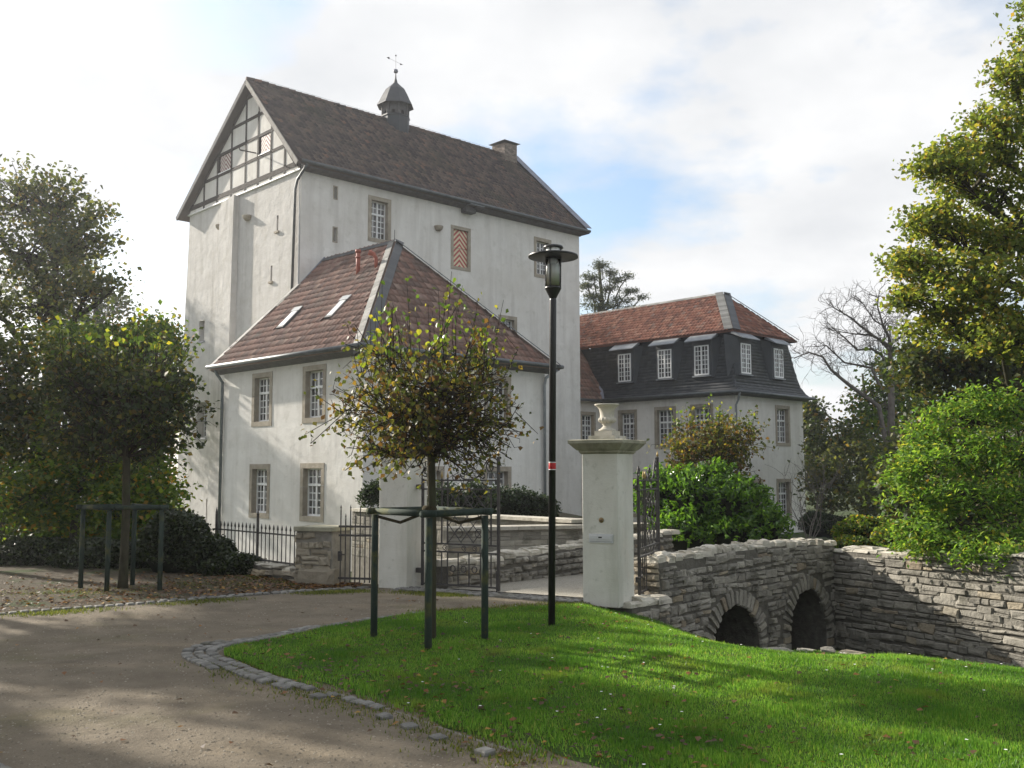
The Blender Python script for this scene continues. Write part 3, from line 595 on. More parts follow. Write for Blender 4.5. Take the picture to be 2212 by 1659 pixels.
def tile_mesh(name, col, row, amp, mat, n=6, shape='s'):
    """one roof tile: x across, y up the slope, z off the roof"""
    xs = np.linspace(0, col * 1.06, n); V = []; Fc = []
    def wave(x):
        t = x / col
        if shape == 's': return amp * (0.5 + 0.5 * math.sin(2 * PI * t + 0.6))
        return amp * (1.0 if (t < 0.16 or t > 0.92) else (0.55 if 0.40 < t < 0.58 else 0.0))
    for y, lift in ((0, 0.045), (row * 1.1, 0.012)):
        for x in xs: V.append((x, y, wave(x) + lift))
    for x in xs: V.append((x, 0.0, wave(x) + 0.022))
    for i in range(n - 1): Fc += [(i, i + 1, n + i + 1, n + i), (2 * n + i, 2 * n + i + 1, i + 1, i)]
    b = MB(); b.v = [tuple(map(float, v)) for v in V]; b.f = Fc
    return b
def slope_tiles(O, X, Y, col, row, x0, x1, h0, h1, inside):
    """transforms of tiles on the slope with origin O, X across, Y up"""
    O, X, Y = Vector(O), Vector(X).normalized(), Vector(Y).normalized(); Nn = X.cross(Y); out = []
    h = h0; r = 0
    while h < h1:
        x = x0
        while x < x1:
            if inside(x + col / 2, h + row / 2):
                m = frame4(O + X * x + Y * h, X, Y, Nn) @ T4(random.uniform(-0.004, 0.004), random.uniform(-0.012, 0.012), random.uniform(-0.004, 0.006)) @ Matrix.Rotation(random.uniform(-0.012, 0.012), 4, 'Z')
                out.append(m)
            x += col
        h += row; r += 1
    return out
def lay(bld, roof, kinds, name, limit=300):
    """kinds: list of (tile MB, material, matrices); the nearest ones become parts, the rest one mesh"""
    cp = bld.matrix_world.inverted() @ Vector((0, 0, 1.65)); allm = []
    for k, (tb, mat, ms) in enumerate(kinds):
        for m in ms: allm.append(((m.translation - cp).length, k, m))
    allm.sort(key=lambda t: t[0]); near = allm[:limit]; rest = allm[limit:]
    mes = [tb.mesh(name, mat, True) for tb, mat, ms in kinds]
    for d, k, m in near: inst(name, mes[k], roof, m)
    for k, (tb, mat, ms) in enumerate(kinds):
        mm = [m for d, kk, m in rest if kk == k]
        if not mm: continue
        A = np.array([np.array(m) for m in mm]); V0 = np.array(tb.v); Vv = np.einsum('nij,kj->nki', A[:, :3, :3], V0) + A[:, None, :3, 3]
        F0 = np.array(tb.f); Ff = (F0[None] + (np.arange(len(mm)) * len(V0))[:, None, None]).reshape(-1, 4)
        o = np_obj('tiling' if 'tile' in name else 'slating', Vv.reshape(-1, 3), Ff, mat, roof, True); o['kind'] = 'stuff'
def in_poly(pts):
    P = [(p[0], p[1]) for p in pts]
    def f(x, y):
        c = False; j = len(P) - 1
        for i in range(len(P)):
            if (P[i][1] > y) != (P[j][1] > y) and x < (P[j][0] - P[i][0]) * (y - P[i][1]) / (P[j][1] - P[i][1]) + P[i][0]: c = not c
            j = i
        return c
    return f
def slope_frame(a, b, up_pt):
    """origin a, X along a->b, Y up the plane through up_pt; returns frame and 2-D projector"""
    a, b, c = Vector(a), Vector(b), Vector(up_pt); X = (b - a).normalized(); Y = (c - a) - X * (c - a).dot(X); Y.normalize()
    return a, X, Y, (lambda p: ((Vector(p) - a).dot(X), (Vector(p) - a).dot(Y)))
def strip_shingles(name, parent, a, b, side, n, w, mat, lift=0.07, th=0.02):
    """overlapping small sheets along a hip or verge line a->b, lying towards 'side'"""
    a, b, side = Vector(a), Vector(b), Vector(side).normalized(); d = (b - a); step = d / n; dn = d.normalized(); s2 = (side - dn * side.dot(dn)).normalized(); nn = dn.cross(s2)
    if nn.z < 0: nn = -nn
    me = MB().box(0, 1, 0, 1, 0, 1).mesh(name, mat)
    for k in range(n):
        o = a + step * k + nn * lift
        tilt = (step + nn * 0.012); m = Matrix((tilt * 1.06, s2 * w, nn * th)).transposed().to_4x4(); m.translation = o
        inst(name, me, parent, m)
def gutter(name, parent, pts, r=0.09, mat='gutter'):
    return MB().tube(pts, r, 8).build(name, mat, parent, True)

# ------------------------------------------------------------------ the tower house
TH = empty('tower_house', (-9.3417, 42.9062, 0), PI / 2 - 0.81506, 'tall white tower house with half-timbered gable and dark tiled roof', 'house')
FR, FL = RIGHT4(0.0), LEFT4(0.0)
bpy.context.view_layer.update()
Zb, Zr, Vr, LU, LV = 15.07, 20.39, 4.40, 18.1, 11.0
flare = lambda s, z: s - (0.82 * (15.07 - z) / 16.8 if abs(s + LV) < 1e-6 else 0.0)
R_OPEN = [(3.6, 4.92, 12.42, 14.61), (8.63, 9.94, 11.82, 14.06), (14.49, 15.82, 12.2, 14.41), (11.86, 13.2, 7.7, 9.84), (1.72, 1.87, 14.08, 14.62), (1.72, 1.89, 12.09, 12.73)]
wall_face('wall', TH, FR, 0, LU, -1.9, Zb + 0.25, R_OPEN, 0.35, 'plaster')
L_OPEN = [(-2.06, -1.9, 12.62, 13.36), (-2.52, -2.36, 10.36, 11.1), (-9.6, -9.0, 8.28, 9.32), (-9.62, -8.53, 3.39, 5.18), (-8.33, -7.52, -1.2, 0.45)]
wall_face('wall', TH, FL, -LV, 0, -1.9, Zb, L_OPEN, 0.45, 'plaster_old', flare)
for s in ((1.72, 1.87, 14.08, 14.62), (1.72, 1.89, 12.09, 12.73)):
    b = MB().box(s[0] - 0.05, s[0], -0.012, 0.03, s[2] - 0.05, s[3] + 0.05).box(s[1], s[1] + 0.05, -0.012, 0.03, s[2] - 0.05, s[3] + 0.05).box(s[0], s[1], -0.012, 0.03, s[3], s[3] + 0.05).box(s[0], s[1], -0.012, 0.03, s[2] - 0.05, s[2])
    b.build('slit_window', 'surround', TH, mat4=FR)
for s in ((-2.06, -1.9, 12.62), (-2.52, -2.36, 10.36)): boxpart('slit_sill', TH, 0, 0.001, 0, 0.001, 0, 0.001, 'surround') if False else MB().box(s[0] - 0.08, s[1] + 0.1, -0.09, 0.1, s[2] - 0.09, s[2]).build('slit_sill', 'surround', TH, mat4=FL)
window(TH, FR, *R_OPEN[0]); window(TH, FR, *R_OPEN[2]); window(TH, FR, *R_OPEN[3])
# blind window with striped shutters
def shutter(bld, F, s0, s1, z0, z1, mat, y, split=True, name='shutter'):
    w, h = s1 - s0, z1 - z0
    b = MB()
    if split: b.box(-w / 2, w / 2, 0, 0.04, -h / 2, -0.012).box(-w / 2, w / 2, 0, 0.04, 0.012, h / 2)
    else: b.box(-w / 2, w / 2, 0, 0.04, -h / 2, h / 2)
    return b.build(name, mat, bld, mat4=F @ T4((s0 + s1) / 2, y, (z0 + z1) / 2))
o = R_OPEN[1]; sh = shutter(TH, FR, o[0] + 0.17, o[1] - 0.17, o[2] + 0.16, o[3] - 0.17, 'chevron', 0.10); sh['label'] = 'red and cream chevron painted shutter'
hw, hh = (o[1] - o[0]) / 2, (o[3] - o[2]) / 2
for x0, x1, z0, z1, nm in ((-hw, -hw + .17, -hh + .16, hh - .17, 'jamb'), (hw - .17, hw, -hh + .16, hh - .17, 'jamb'), (-hw, hw, hh - .17, hh, 'lintel'), (-hw, hw, -hh, -hh + .16, 'sill')):
    boxpart(nm, sh, x0, x1, -0.122 - (0.003 if nm in ('lintel', 'sill') else 0), 0.2, z0 + .003, z1 - .003, 'surround')
# corbels and the hatch under the eaves
def corbel(F, s, z, r):
    b = MB().lathe([(r * .55, -0.16), (r * .8, -0.1), (r, -0.0), (r * 1.03, 0.06), (r * .9, 0.08)], (0, 0, 0), 10)
    b.build('corbel', 'surround', TH, True, mat4=F @ T4(s, -0.06, z))
corbel(FR, 7.78, 13.75, 0.24); corbel(FL, -4.66, 13.78, 0.26); corbel(FL, -7.5, 13.86, 0.22)
MB().box(9.3, 9.95, -0.42, 0.0, 14.78, 15.12).box(9.75, 10.25, -0.7, -0.3, 15.02, 15.1).build('eaves_hatch', 'soffit', TH)
MB().box(9.35, 10.25, -0.75, -0.3, 15.1, 15.13).build('hatch_cover', 'zinc', TH)
# buttress strip on the gable side
bt = MB().prism([(0, 5.80, -1.9), (0, 7.75, -1.9), (-0.42, 7.75, -1.9), (-0.42, 5.80, -1.9)], (0, 0, 10)).v
b = MB(); b.add([(0.02, 5.90, -1.9), (-0.34, 5.90, -1.9), (-0.34, 7.6, -1.9), (0.02, 8.3, -1.9), (0.02, 5.66, 14.35), (-0.30, 5.66, 14.35), (-0.28, 7.1, 14.35), (0.02, 7.5, 14.35), (0.02, 5.64, 15.03), (-0.30, 5.64, 15.03), (-0.26, 7.05, 14.9), (0.02, 7.3, 14.9)],
      [(0, 1, 5, 4), (1, 2, 6, 5), (2, 3, 7, 6), (4, 5, 9, 8), (5, 6, 10, 9), (6, 7, 11, 10), (8, 9, 10, 11)])
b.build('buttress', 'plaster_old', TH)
# recessed windows of the gable side
aw = window(TH, FL, -9.62, -8.53, 3.39, 5.18, sw=0.03, cols=2, rt=2, rb=4, inset=0.38, surround=False)
MB().box(-9.7, -8.48, -0.05, 0.3, 3.30, 3.39).build('window_sill', 'zinc', TH, mat4=FL)
b = MB(); n = 8
for k in range(n):
    x0, x1 = -9.62 + 1.09 * k / n, -9.62 + 1.09 * (k + 1) / n; az = lambda x: 5.02 + 0.16 * math.sqrt(max(0, 1 - ((x + 9.075) / 0.56) ** 2))
    b.add([(x0, 0.004, az(x0)), (x1, 0.004, az(x1)), (x1, 0.004, 5.185), (x0, 0.004, 5.185), (x0, 0.4, az(x0)), (x1, 0.4, az(x1))], [(0, 1, 2, 3), (0, 4, 5, 1)])
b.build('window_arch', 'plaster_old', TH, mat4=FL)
MB().box(-9.65, -8.95, -0.05, 0.3, 8.19, 8.28).build('niche_sill', 'zinc', TH, mat4=FL)
b = MB()
for k in range(n):
    x0, x1 = -8.33 + 0.81 * k / n, -8.33 + 0.81 * (k + 1) / n; az = lambda x: 0.27 + 0.18 * math.sqrt(max(0, 1 - ((x + 7.925) / 0.42) ** 2))
    b.add([(x0, 0.004, az(x0)), (x1, 0.004, az(x1)), (x1, 0.004, 0.455), (x0, 0.004, 0.455), (x0, 0.4, az(x0)), (x1, 0.4, az(x1))], [(0, 1, 2, 3), (0, 4, 5, 1)])
b.build('niche_arch', 'plaster_old', TH, mat4=FL)
MB().box(-8.30, -7.55, 0.40, 0.44, -1.2, 0.44).build('niche_door', 'beam', TH, mat4=FL)
# gable: plaster ground, timber beams, infill panels, shutters
apz = lambda v: (Zb + 0.08 + (Zr - Zb - 0.45) * (1 - abs(v - Vr) / (Vr + 0.0)) if v < Vr else Zb + 0.08 + (Zr - Zb - 0.45) * (1 - (v - Vr) / (LV + 0.15 - Vr)))
gable = MB().prism([(0.05, -0.02, Zb), (0.05, LV + 0.02, Zb), (0.05, Vr, Zr - 0.2)], (0.3, 0, 0)).build('gable', 'beam', TH)
HB = [15.38, 16.47, 17.50, 18.56, 19.68]; VB = [9.28, 7.85, 6.40, 4.98, 3.78, 2.56, 1.32]
VT = [16.4, 17.5, 18.56, 19.68, 18.8, 17.5, 16.47]
def beam(a, b, w=0.15, d=0.10): MB().bar((-0.035, a[0], a[1]), (-0.035, b[0], b[1]), w if abs(a[1] - b[1]) > 0.01 else d, d if abs(a[1] - b[1]) > 0.01 else w, (0, 0, 1) if abs(a[1] - b[1]) < 0.01 else (1, 0, 0)).build('beam', 'beam', gable)
def vlim(z):                                            # v range inside the roof at height z
    t = (z - Zb - 0.08) / (Zr - Zb - 0.45); return Vr * t + 0.05, LV + 0.1 - (LV + 0.1 - Vr) * t
for i, z in enumerate(HB): a, c = vlim(z); beam((a, z), (c, z), 0.24 if i == 0 else 0.15)
for v, zt in zip(VB, VT):
    beam((v, HB[0] + 0.12), (v, zt - 0.075), 0.14); beam((v, Zb + 0.05), (v, HB[0] - 0.12), 0.14)
beam((0.3, Zb + 0.2), (Vr, Zr - 0.35), 0.12); beam((LV - 0.1, Zb + 0.2), (Vr, Zr - 0.35), 0.12)
def clip(poly, f):                                      # keep f >= 0
    out = []
    for i, p in enumerate(poly):
        q = poly[(i + 1) % len(poly)]; a, c = f(p), f(q)
        if a >= 0: out.append(p)
        if a * c < 0: t = a / (a - c); out.append((p[0] + (q[0] - p[0]) * t, p[1] + (q[1] - p[1]) * t))
    return out
rake_r = lambda p: (p[0] - 0.12) - Vr * (p[1] - Zb - 0.05) / (Zr - Zb - 0.40)
rake_l = lambda p: (LV - 0.02 - p[0]) - (LV + 0.1 - Vr) * (p[1] - Zb - 0.05) / (Zr - Zb - 0.40)
vs = [LV + 0.2] + VB + [0.0]; zs = [Zb + 0.02] + HB + [20.3]
SHUT = ((7.85, 6.40, 16.47, 17.5), (3.78, 2.56, 16.47, 17.5))
for vi in range(len(vs) - 1):
    for zi in range(len(zs) - 1):
        v1, v0 = vs[vi] - 0.07, vs[vi + 1] + 0.07; z0, z1 = zs[zi] + (0.12 if zi == 1 else 0.075 if zi else 0.03), zs[zi + 1] - (0.12 if zi == 0 else 0.075)
        if any(abs(v1 + 0.07 - s[0]) < .01 and abs(z0 - 0.075 - s[2]) < .01 for s in SHUT): continue
        p = clip(clip([(v0, z0), (v1, z0), (v1, z1), (v0, z1)], rake_r), rake_l)
        if len(p) < 3: continue
        A = 0.5 * abs(sum(p[i][0] * p[(i + 1) % len(p)][1] - p[(i + 1) % len(p)][0] * p[i][1] for i in range(len(p))))
        if A < 0.02: continue
        MB().prism([(-0.062, q[0], q[1]) for q in p], (0.14, 0, 0)).build('infill_panel', 'plaster', gable)
for s in SHUT:
    sh = shutter(gable, FL, -s[0] + 0.28, -s[1] - 0.08, s[2] + 0.13, s[3] - 0.1, 'chevron_faded', -0.06, False); sh['label'] = 'faded red and white chevron shutter in the gable'
    MB().box(-s[0] + 0.07, -s[1] - 0.07, -0.10, -0.05, s[2] + 0.06, s[2] + 0.11).build('shutter_sill', 'white', gable, mat4=FL)
MB().tube([(-0.05, 4.0, 16.75), (-0.9, 4.0, 16.72), (-0.95, 4.0, 16.85)], 0.03, 6).build('lamp_bracket', 'beam', gable)
MB().box(-LV - 0.05, 0.03, -0.10, 0.02, Zb - 0.03, Zb + 0.03).build('drip_board', 'white', TH, mat4=FL)
# roof
O1 = 0.45; GO = -0.42
ridge0, ridge1 = Vector((GO, Vr, Zr)), Vector((17.35, Vr, Zr)); e0, e1 = Vector((GO, -O1, 15.30)), Vector((18.5, -O1, 15.30)); f0, f1 = Vector((GO, LV + 0.62, 15.05)), Vector((18.5, LV + 0.62, 15.05))
th = Vector((0, 0, -0.16)); b = MB(); P = [e0, e1, ridge1, ridge0, f0, f1]; b.add([p for p in P] + [p + th for p in P],
    [(0, 1, 2, 3), (3, 2, 5, 4), (1, 5, 2), (6, 9, 8, 7), (9, 10, 11, 8), (7, 8, 11), (0, 6, 7, 1), (4, 5, 11, 10), (0, 3, 9, 6), (3, 4, 10, 9), (1, 7, 11, 5)])
roof = b.build('roof', 'tile_old', TH)
O, X, Y, pr = slope_frame(e0, e1, ridge0); poly = [pr(p) for p in (e0, e1, ridge1, ridge0)]
tm = tile_mesh('tile', 0.235, 0.30, 0.055, 'tile_old')
ts = slope_tiles(O, X, Y, 0.235, 0.30, 0.0, poly[1][0] - 0.2, -0.06, poly[2][1] - 0.12, in_poly([(0, -1), (poly[1][0] - 0.1, -1), (poly[2][0] - 0.15, poly[2][1]), (0, poly[3][1])]))
lay(TH, roof, [(tm, 'tile_old', ts)], 'tile')
rt_me = MB().tube([(0, 0, 0), (0.40, 0, 0.03)], 0.12, 8).mesh('ridge_tile', 'tile_old', True); x = GO
while x < 17.2:
    if not 7.4 < x < 9.1: inst('ridge_tile', rt_me, roof, T4(x, Vr, Zr + 0.02 + random.uniform(-0.012, 0.012)))
    x += 0.37
strip_shingles('verge_slab', roof, e1 + Vector((-0.42, 0, 0.03)), ridge1 + Vector((-0.42, 0, 0.03)), (1, 0, 0), 10, 0.58, 'lead', 0.10, 0.03)
# verge boards, soffit, eaves
def board(a, b, w, t, nm='verge_board', m='board'): MB().bar(a, b, t, w, (0, 0, 1)).build(nm, m, TH)
board(e0 + Vector((-0.03, 0.05, -0.12)), ridge0 + Vector((-0.03, 0, -0.14)), 0.22, 0.05); board(f0 + Vector((-0.03, 0, -0.12)), ridge0 + Vector((-0.03, 0, -0.14)), 0.22, 0.05, m='soffit')
MB().prism([(0, -O1 + 0.05, 15.10), (0, 0.02, 15.0), (0, 0.02, 15.28), (0, -O1 + 0.05, 15.2)], (LU + 0.1, 0, 0)).build('eaves_board', 'soffit', TH)
gutter('gutter', TH, [(GO + 0.15, -O1 - 0.08, 15.29), (18.45, -O1 - 0.08, 15.25)], 0.085)
MB().tube([(0.0, -O1 - 0.05, 15.2), (-0.05, -0.35, 15.0), (-0.12, 0.1, 14.6), (-0.12, 0.28, 14.2), (-0.12, 0.42, 9.2)], 0.065, 8).build('downpipe', 'gutter', TH, True)
MB().tube([(-0.04, 0.02, 14.9), (-0.04, 0.02, -1.5)], 0.02, 5).build('lightning_rod', 'zinc', TH)
MB().tube([(0.3, Vr, Zr + 0.20), (16.5, Vr, Zr + 0.22)], 0.006, 4).build('lightning_wire', 'gutter', TH)
# chimney of bricks
ch = MB().box(15.92, 16.88, Vr - 0.55, Vr + 0.55, 19.3, 20.95).build('chimney', 'mortar', roof)
bme = MB().box(-0.5, 0.5, -0.5, 0.5, -0.5, 0.5).mesh('brick', 'brick_ch')
z = 19.9; r = 0
while z < 20.9:
    x = 15.92 - (0.13 if r % 2 else 0)
    while x < 16.86:
        a, c = max(x, 15.915), min(x + 0.245, 16.885)
        if c - a > 0.05: inst('brick', bme, roof, T4((a + c) / 2, Vr - 0.555, z + 0.033) @ Matrix.Diagonal((c - a - 0.012, 0.03, 0.062, 1)))
        x += 0.25
    y = Vr - 0.55 - (0.13 if r % 2 == 0 else 0)
    while y < Vr + 0.55:
        a, c = max(y, Vr - 0.555), min(y + 0.245, Vr + 0.555)
        if c - a > 0.05: inst('brick', bme, roof, T4(15.915, (a + c) / 2, z + 0.033) @ Matrix.Diagonal((0.03, c - a - 0.012, 0.062, 1)))
        y += 0.25
    z += 0.076; r += 1
MB().add([(15.74, Vr - 0.72, 21.06), (17.06, Vr - 0.72, 21.06), (17.06, Vr + 0.72, 21.06), (15.74, Vr + 0.72, 21.06), (16.4, Vr, 21.34)], [(0, 3, 2, 1), (0, 1, 4), (1, 2, 4), (2, 3, 4), (3, 0, 4)]).build('chimney_cap', 'lead', roof)
b = MB()
for sx in (15.98, 16.82):
    for sy in (Vr - 0.45, Vr + 0.45): b.tube([(sx, sy, 20.9), (sx, sy, 21.08)], 0.02, 4)
b.build('cap_post', 'lead', roof)
# ridge turret with bell roof and weather vane
cc = (8.37, Vr, 0)
tur = MB().lathe([(0.78, 19.2), (0.78, 20.62), (0.82, 20.64), (0.82, 20.70), (0.70, 20.71)], cc, 8, PI / 8).build('ridge_turret', 'slate', TH)
for k in range(8):
    a = PI / 8 + 2 * PI * k / 8; p = (cc[0] + 0.69 * math.cos(a), cc[1] + 0.69 * math.sin(a))
    MB().box(-0.07, 0.07, -0.06, 0.06, 20.70, 21.42).build('post', 'soffit', tur, mat4=T4(p[0], p[1], 0) @ Matrix.Rotation(a, 4, 'Z'))
    a2 = a + PI / 8; q = (cc[0] + 0.635 * math.cos(a2), cc[1] + 0.635 * math.sin(a2))
    MB().box(-0.03, 0.03, -0.27, 0.27, 20.94, 21.42).box(-0.03, 0.03, -0.27, -0.10, 20.72, 20.94).box(-0.03, 0.03, 0.10, 0.27, 20.72, 20.94).build('louvre_panel', 'soffit', tur, mat4=T4(q[0], q[1], 0) @ Matrix.Rotation(a2, 4, 'Z'))
MB().lathe([(0.74, 21.42), (1.02, 21.28), (1.0, 21.33), (0.88, 21.55), (0.74, 21.85), (0.54, 22.22), (0.32, 22.42), (0.12, 22.62), (0.045, 22.9), (0.022, 23.2)], cc, 8, PI / 8).build('bell_roof', 'slate', tur)
MB().lathe([(0.01, 23.16), (0.10, 23.20), (0.135, 23.29), (0.10, 23.38), (0.01, 23.42)], cc, 12).build('finial_ball', 'lead', tur, True)
MB().tube([(cc[0], cc[1], 23.4), (cc[0], cc[1], 24.15)], 0.008, 5).build('vane_rod', 'iron', tur)
MB().add([(cc[0] - 0.62, cc[1], 23.88), (cc[0] - 0.42, cc[1], 23.82), (cc[0] - 0.42, cc[1], 23.97), (cc[0] + 0.5, cc[1], 23.78), (cc[0] + 0.28, cc[1], 23.72), (cc[0] + 0.3, cc[1], 23.83)], [(0, 1, 2), (3, 4, 5)]).tube([(cc[0] - 0.5, cc[1], 23.89), (cc[0] + 0.4, cc[1], 23.78)], 0.006, 4).lathe([(0.01, 24.12), (0.05, 24.16), (0.01, 24.22)], cc, 6).build('weather_vane', 'iron', tur)

# ------------------------------------------------------------------ the annexe in front of the tower
AN = empty('annexe', (-9.3417, 42.9062, 0), PI / 2 - 0.7770, 'lower white annexe with hipped red tiled roof in front of the tower', 'house')
bpy.context.view_layer.update()
uA, vA, vC, uB, um = -3.335, -9.18, 0.30, 5.92, 1.29
AL, AR = LEFT4(uA), RIGHT4(vA)
WIN_L = [(1.90, 3.37, 3.45, 5.56), (5.46, 6.95, 3.46, 5.58), (1.85, 3.32, -0.11, 1.98), (5.40, 6.92, -0.13, 1.99)]
wall_face('wall', AN, AL, -vC, -vA, -1.9, 6.0, WIN_L, 0.35, 'plaster')
WIN_R = [(2.45, 3.92, 3.4, 5.45), (2.40, 3.93, -0.2, 1.87), (-1.15, 0.40, -0.2, 1.87), (-1.1, 0.38, 3.4, 5.45)]
wall_face('wall', AN, AR, uA, uB, -1.9, 6.0, WIN_R, 0.35, 'plaster')
b = MB(); b.add([(uA, vC, -1.9), (0.2, vC, -1.9), (0.2, vC, 6), (uA, vC, 6), (0.0, vC, 9.5)], [(0, 3, 2, 1), (3, 4, 2)]); b.add([(uB, vA, -1.9), (uB, 0, -1.9), (uB, 0, 6), (uB, vA, 6)], [(0, 1, 2, 3)]); b.build('wall', 'plaster', AN)
for w in WIN_L: window(AN, AL, *w, cols=2 if True else 3)
for w in WIN_R: window(AN, AR, *w)
ov = 0.45; ze = 5.99; za = 11.18
C_, A_, B_, B2 = Vector((uA - ov, 0.75, ze)), Vector((uA - ov, vA - ov, ze)), Vector((uB + ov, vA - ov, ze)), Vector((uB + ov, 0.0, ze))
AP, RT, TT = Vector((um, -5.09, za)), Vector((um, 0.0, za)), Vector((0.02, 0.0, 9.83))
b = MB(); P = [C_, A_, B_, B2, AP, RT, TT]; th = Vector((0, 0, -0.14))
b.add(P + [p + th for p in P], [(0, 1, 4, 5, 6), (1, 2, 4), (2, 3, 5, 4), (7, 13, 12, 11, 8), (8, 11, 9), (9, 11, 12, 10), (0, 7, 8, 1), (1, 8, 9, 2), (2, 9, 10, 3), (0, 6, 13, 7)])
aroof = b.build('roof', 'tile_red', AN)
O, X, Y, pr = slope_frame(C_, A_, AP); pl = [pr(p) for p in (C_, A_, AP, RT, TT)]
fm = tile_mesh('tile', 0.30, 0.39, 0.040, 'tile_red', 8, 'flat')
sk = [(-2.40, -1.58, -2.63, -2.12), (-2.33, -1.52, -5.87, -5.38)]     # skylights: u0,u1,v0,v1
zl = lambda u: ze + (u - (uA - ov)) * (za - ze) / (um - (uA - ov))
def in_sky(x, h):
    p = O + X * x + Y * h; return any(s[0] - 0.12 < p.x < s[1] + 0.05 and s[2] - 0.12 < p.y < s[3] + 0.12 for s in sk)
ip = in_poly(pl)
ts1 = slope_tiles(O, X, Y, 0.30, 0.39, 0, pl[1][0], -0.04, pl[2][1], lambda x, h: ip(x, max(h, 0.02)) and ip(x - 0.2, max(h, .02)) and ip(x + 0.33, max(h, .02)) and not in_sky(x, h))
O2_, X2_, Y2_, pr2 = slope_frame(A_, B_, AP); pl2 = [pr2(p) for p in (A_, B_, AP)]; ip2 = in_poly(pl2)
ts2 = slope_tiles(O2_, X2_, Y2_, 0.30, 0.39, 0, pl2[1][0], -0.04, pl2[2][1], lambda x, h: ip2(x - 0.33, max(h, .02)) and ip2(x + 0.33, max(h, .02)))
lay(AN, aroof, [(fm, 'tile_red', ts1 + ts2)], 'tile')
for s in sk:
    n = Vector((-(za - ze), 0, (um - uA + ov))).normalized(); q = lambda u, v, d: Vector((u, v, zl(u))) + n * d
    c = [q(s[0], s[2], .09), q(s[1], s[2], .09), q(s[1], s[3], .09), q(s[0], s[3], .09)]
    k = MB().prism([p - n * 0.09 for p in c], n * 0.10).build('skylight', 'slate', AN)
    ins = 0.07; g = [q(s[0] + ins, s[2] + ins, .10), q(s[1] - ins, s[2] + ins, .10), q(s[1] - ins, s[3] - ins, .10), q(s[0] + ins, s[3] - ins, .10)]
    MB().prism(g, n * 0.008).build('pane', 'steel', k)
    MB().prism([q(s[1] - 0.1, s[2] - .04, .095), q(s[1] + 0.1, s[2] - .04, .095), q(s[1] + 0.1, s[3] + .04, .095), q(s[1] - 0.1, s[3] + .04, .095)], n * 0.03).build('flashing', 'zinc', k)
# hips, ridge, verge, flashing
hipn = lambda a, b, s, n, w, m, l=0.08: strip_shingles('hip_slate', aroof, a, b, s, n, w, m, l, 0.015)
hipn(A_ + (AP - A_) * 0.01, AP, (0.3, 1, 0.3), 34, 0.32, 'slate_light'); hipn(A_ + (AP - A_) * 0.01, AP, (1, 0.2, 0.3), 34, 0.34, 'slate')
hipn(B_, AP, (-1, -0.1, 0.3), 34, 0.34, 'slate', 0.07)
hipn(AP, RT + Vector((0, -0.02, 0)), (-1, 0, -1), 14, 0.26, 'slate', 0.06)
hipn(C_ + Vector((0.1, 0, 0.03)), TT + Vector((-0.1, 0, -0.05)), (0.0, -1, 0), 12, 0.26, 'slate_light', 0.09)
MB().bar(TT + Vector((0.1, -0.06, 0.1)), RT + Vector((0, -0.06, 0.06)), 0.10, 0.16).build('flashing', 'lead', aroof)
gutter('gutter', AN, [C_ + Vector((-0.09, 0.02, 0)), A_ + Vector((-0.09, -0.09, -0.02)), B_ + Vector((0.06, -0.09, -0.02)), B_ + Vector((0.06, 0.6, -0.02))], 0.085)
MB().prism([(uA - ov, 0.7, 5.86), (uA + 0.02, 0.7, 5.86), (uA + 0.02, 0.7, 5.70), (uA - ov + 0.06, 0.7, 5.82)], (0, vA - ov - 0.7, 0)).build('eaves_board', 'soffit', AN)
MB().prism([(uA - ov, vA - ov, 5.86), (uA - ov, vA + 0.02, 5.86), (uA - ov, vA + 0.02, 5.70), (uA - ov, vA - ov + 0.06, 5.82)], (uB - uA + 2 * ov, 0, 0)).build('eaves_board', 'soffit', AN)
MB().tube([(uA - ov + 0.05, vC + 0.05, 5.88), (uA - ov + 0.1, vC + 0.02, 5.7), (uA - 0.12, vC - 0.06, 5.35), (uA - 0.12, vC - 0.06, -1.5)], 0.065, 8).build('downpipe', 'green_pipe', AN, True)
MB().tube([(uB + 0.3, vA - ov, 5.85), (uB - 0.15, vA - 0.2, 5.5), (uB - 0.15, vA - 0.12, 5.2), (uB - 0.15, vA - 0.12, -0.1)], 0.065, 8).build('downpipe', 'zinc', AN, True)
for (u, v, hgtp, bend) in ((-0.19, -4.53, 1.0, False), (-0.1, -5.60, 0.6, True)):
    z0 = zl(u); b = MB().tube([(u, v, z0 - 0.2), (u, v, z0 + hgtp)], 0.085, 10).tube([(u, v, z0 + hgtp * 0.66), (u, v, z0 + hgtp * 0.72)], 0.115, 10)
    if bend: b = MB().tube([(u, v, z0 - 0.2), (u, v, z0 + 0.4), (u - 0.06, v + 0.08, z0 + 0.58), (u - 0.18, v + 0.22, z0 + 0.66)], [0.07, 0.07, 0.09, 0.11], 10)
    else: b.tube([(u, v, z0 + hgtp - 0.12), (u, v, z0 + hgtp)], 0.12, 10)
    b.build('vent_pipe', 'terracotta', AN, True)
MB().tube([(um, -5.0, za), (um + 0.02, -5.0, za + 0.5)], 0.012, 4).build('lightning_rod', 'iron', AN)

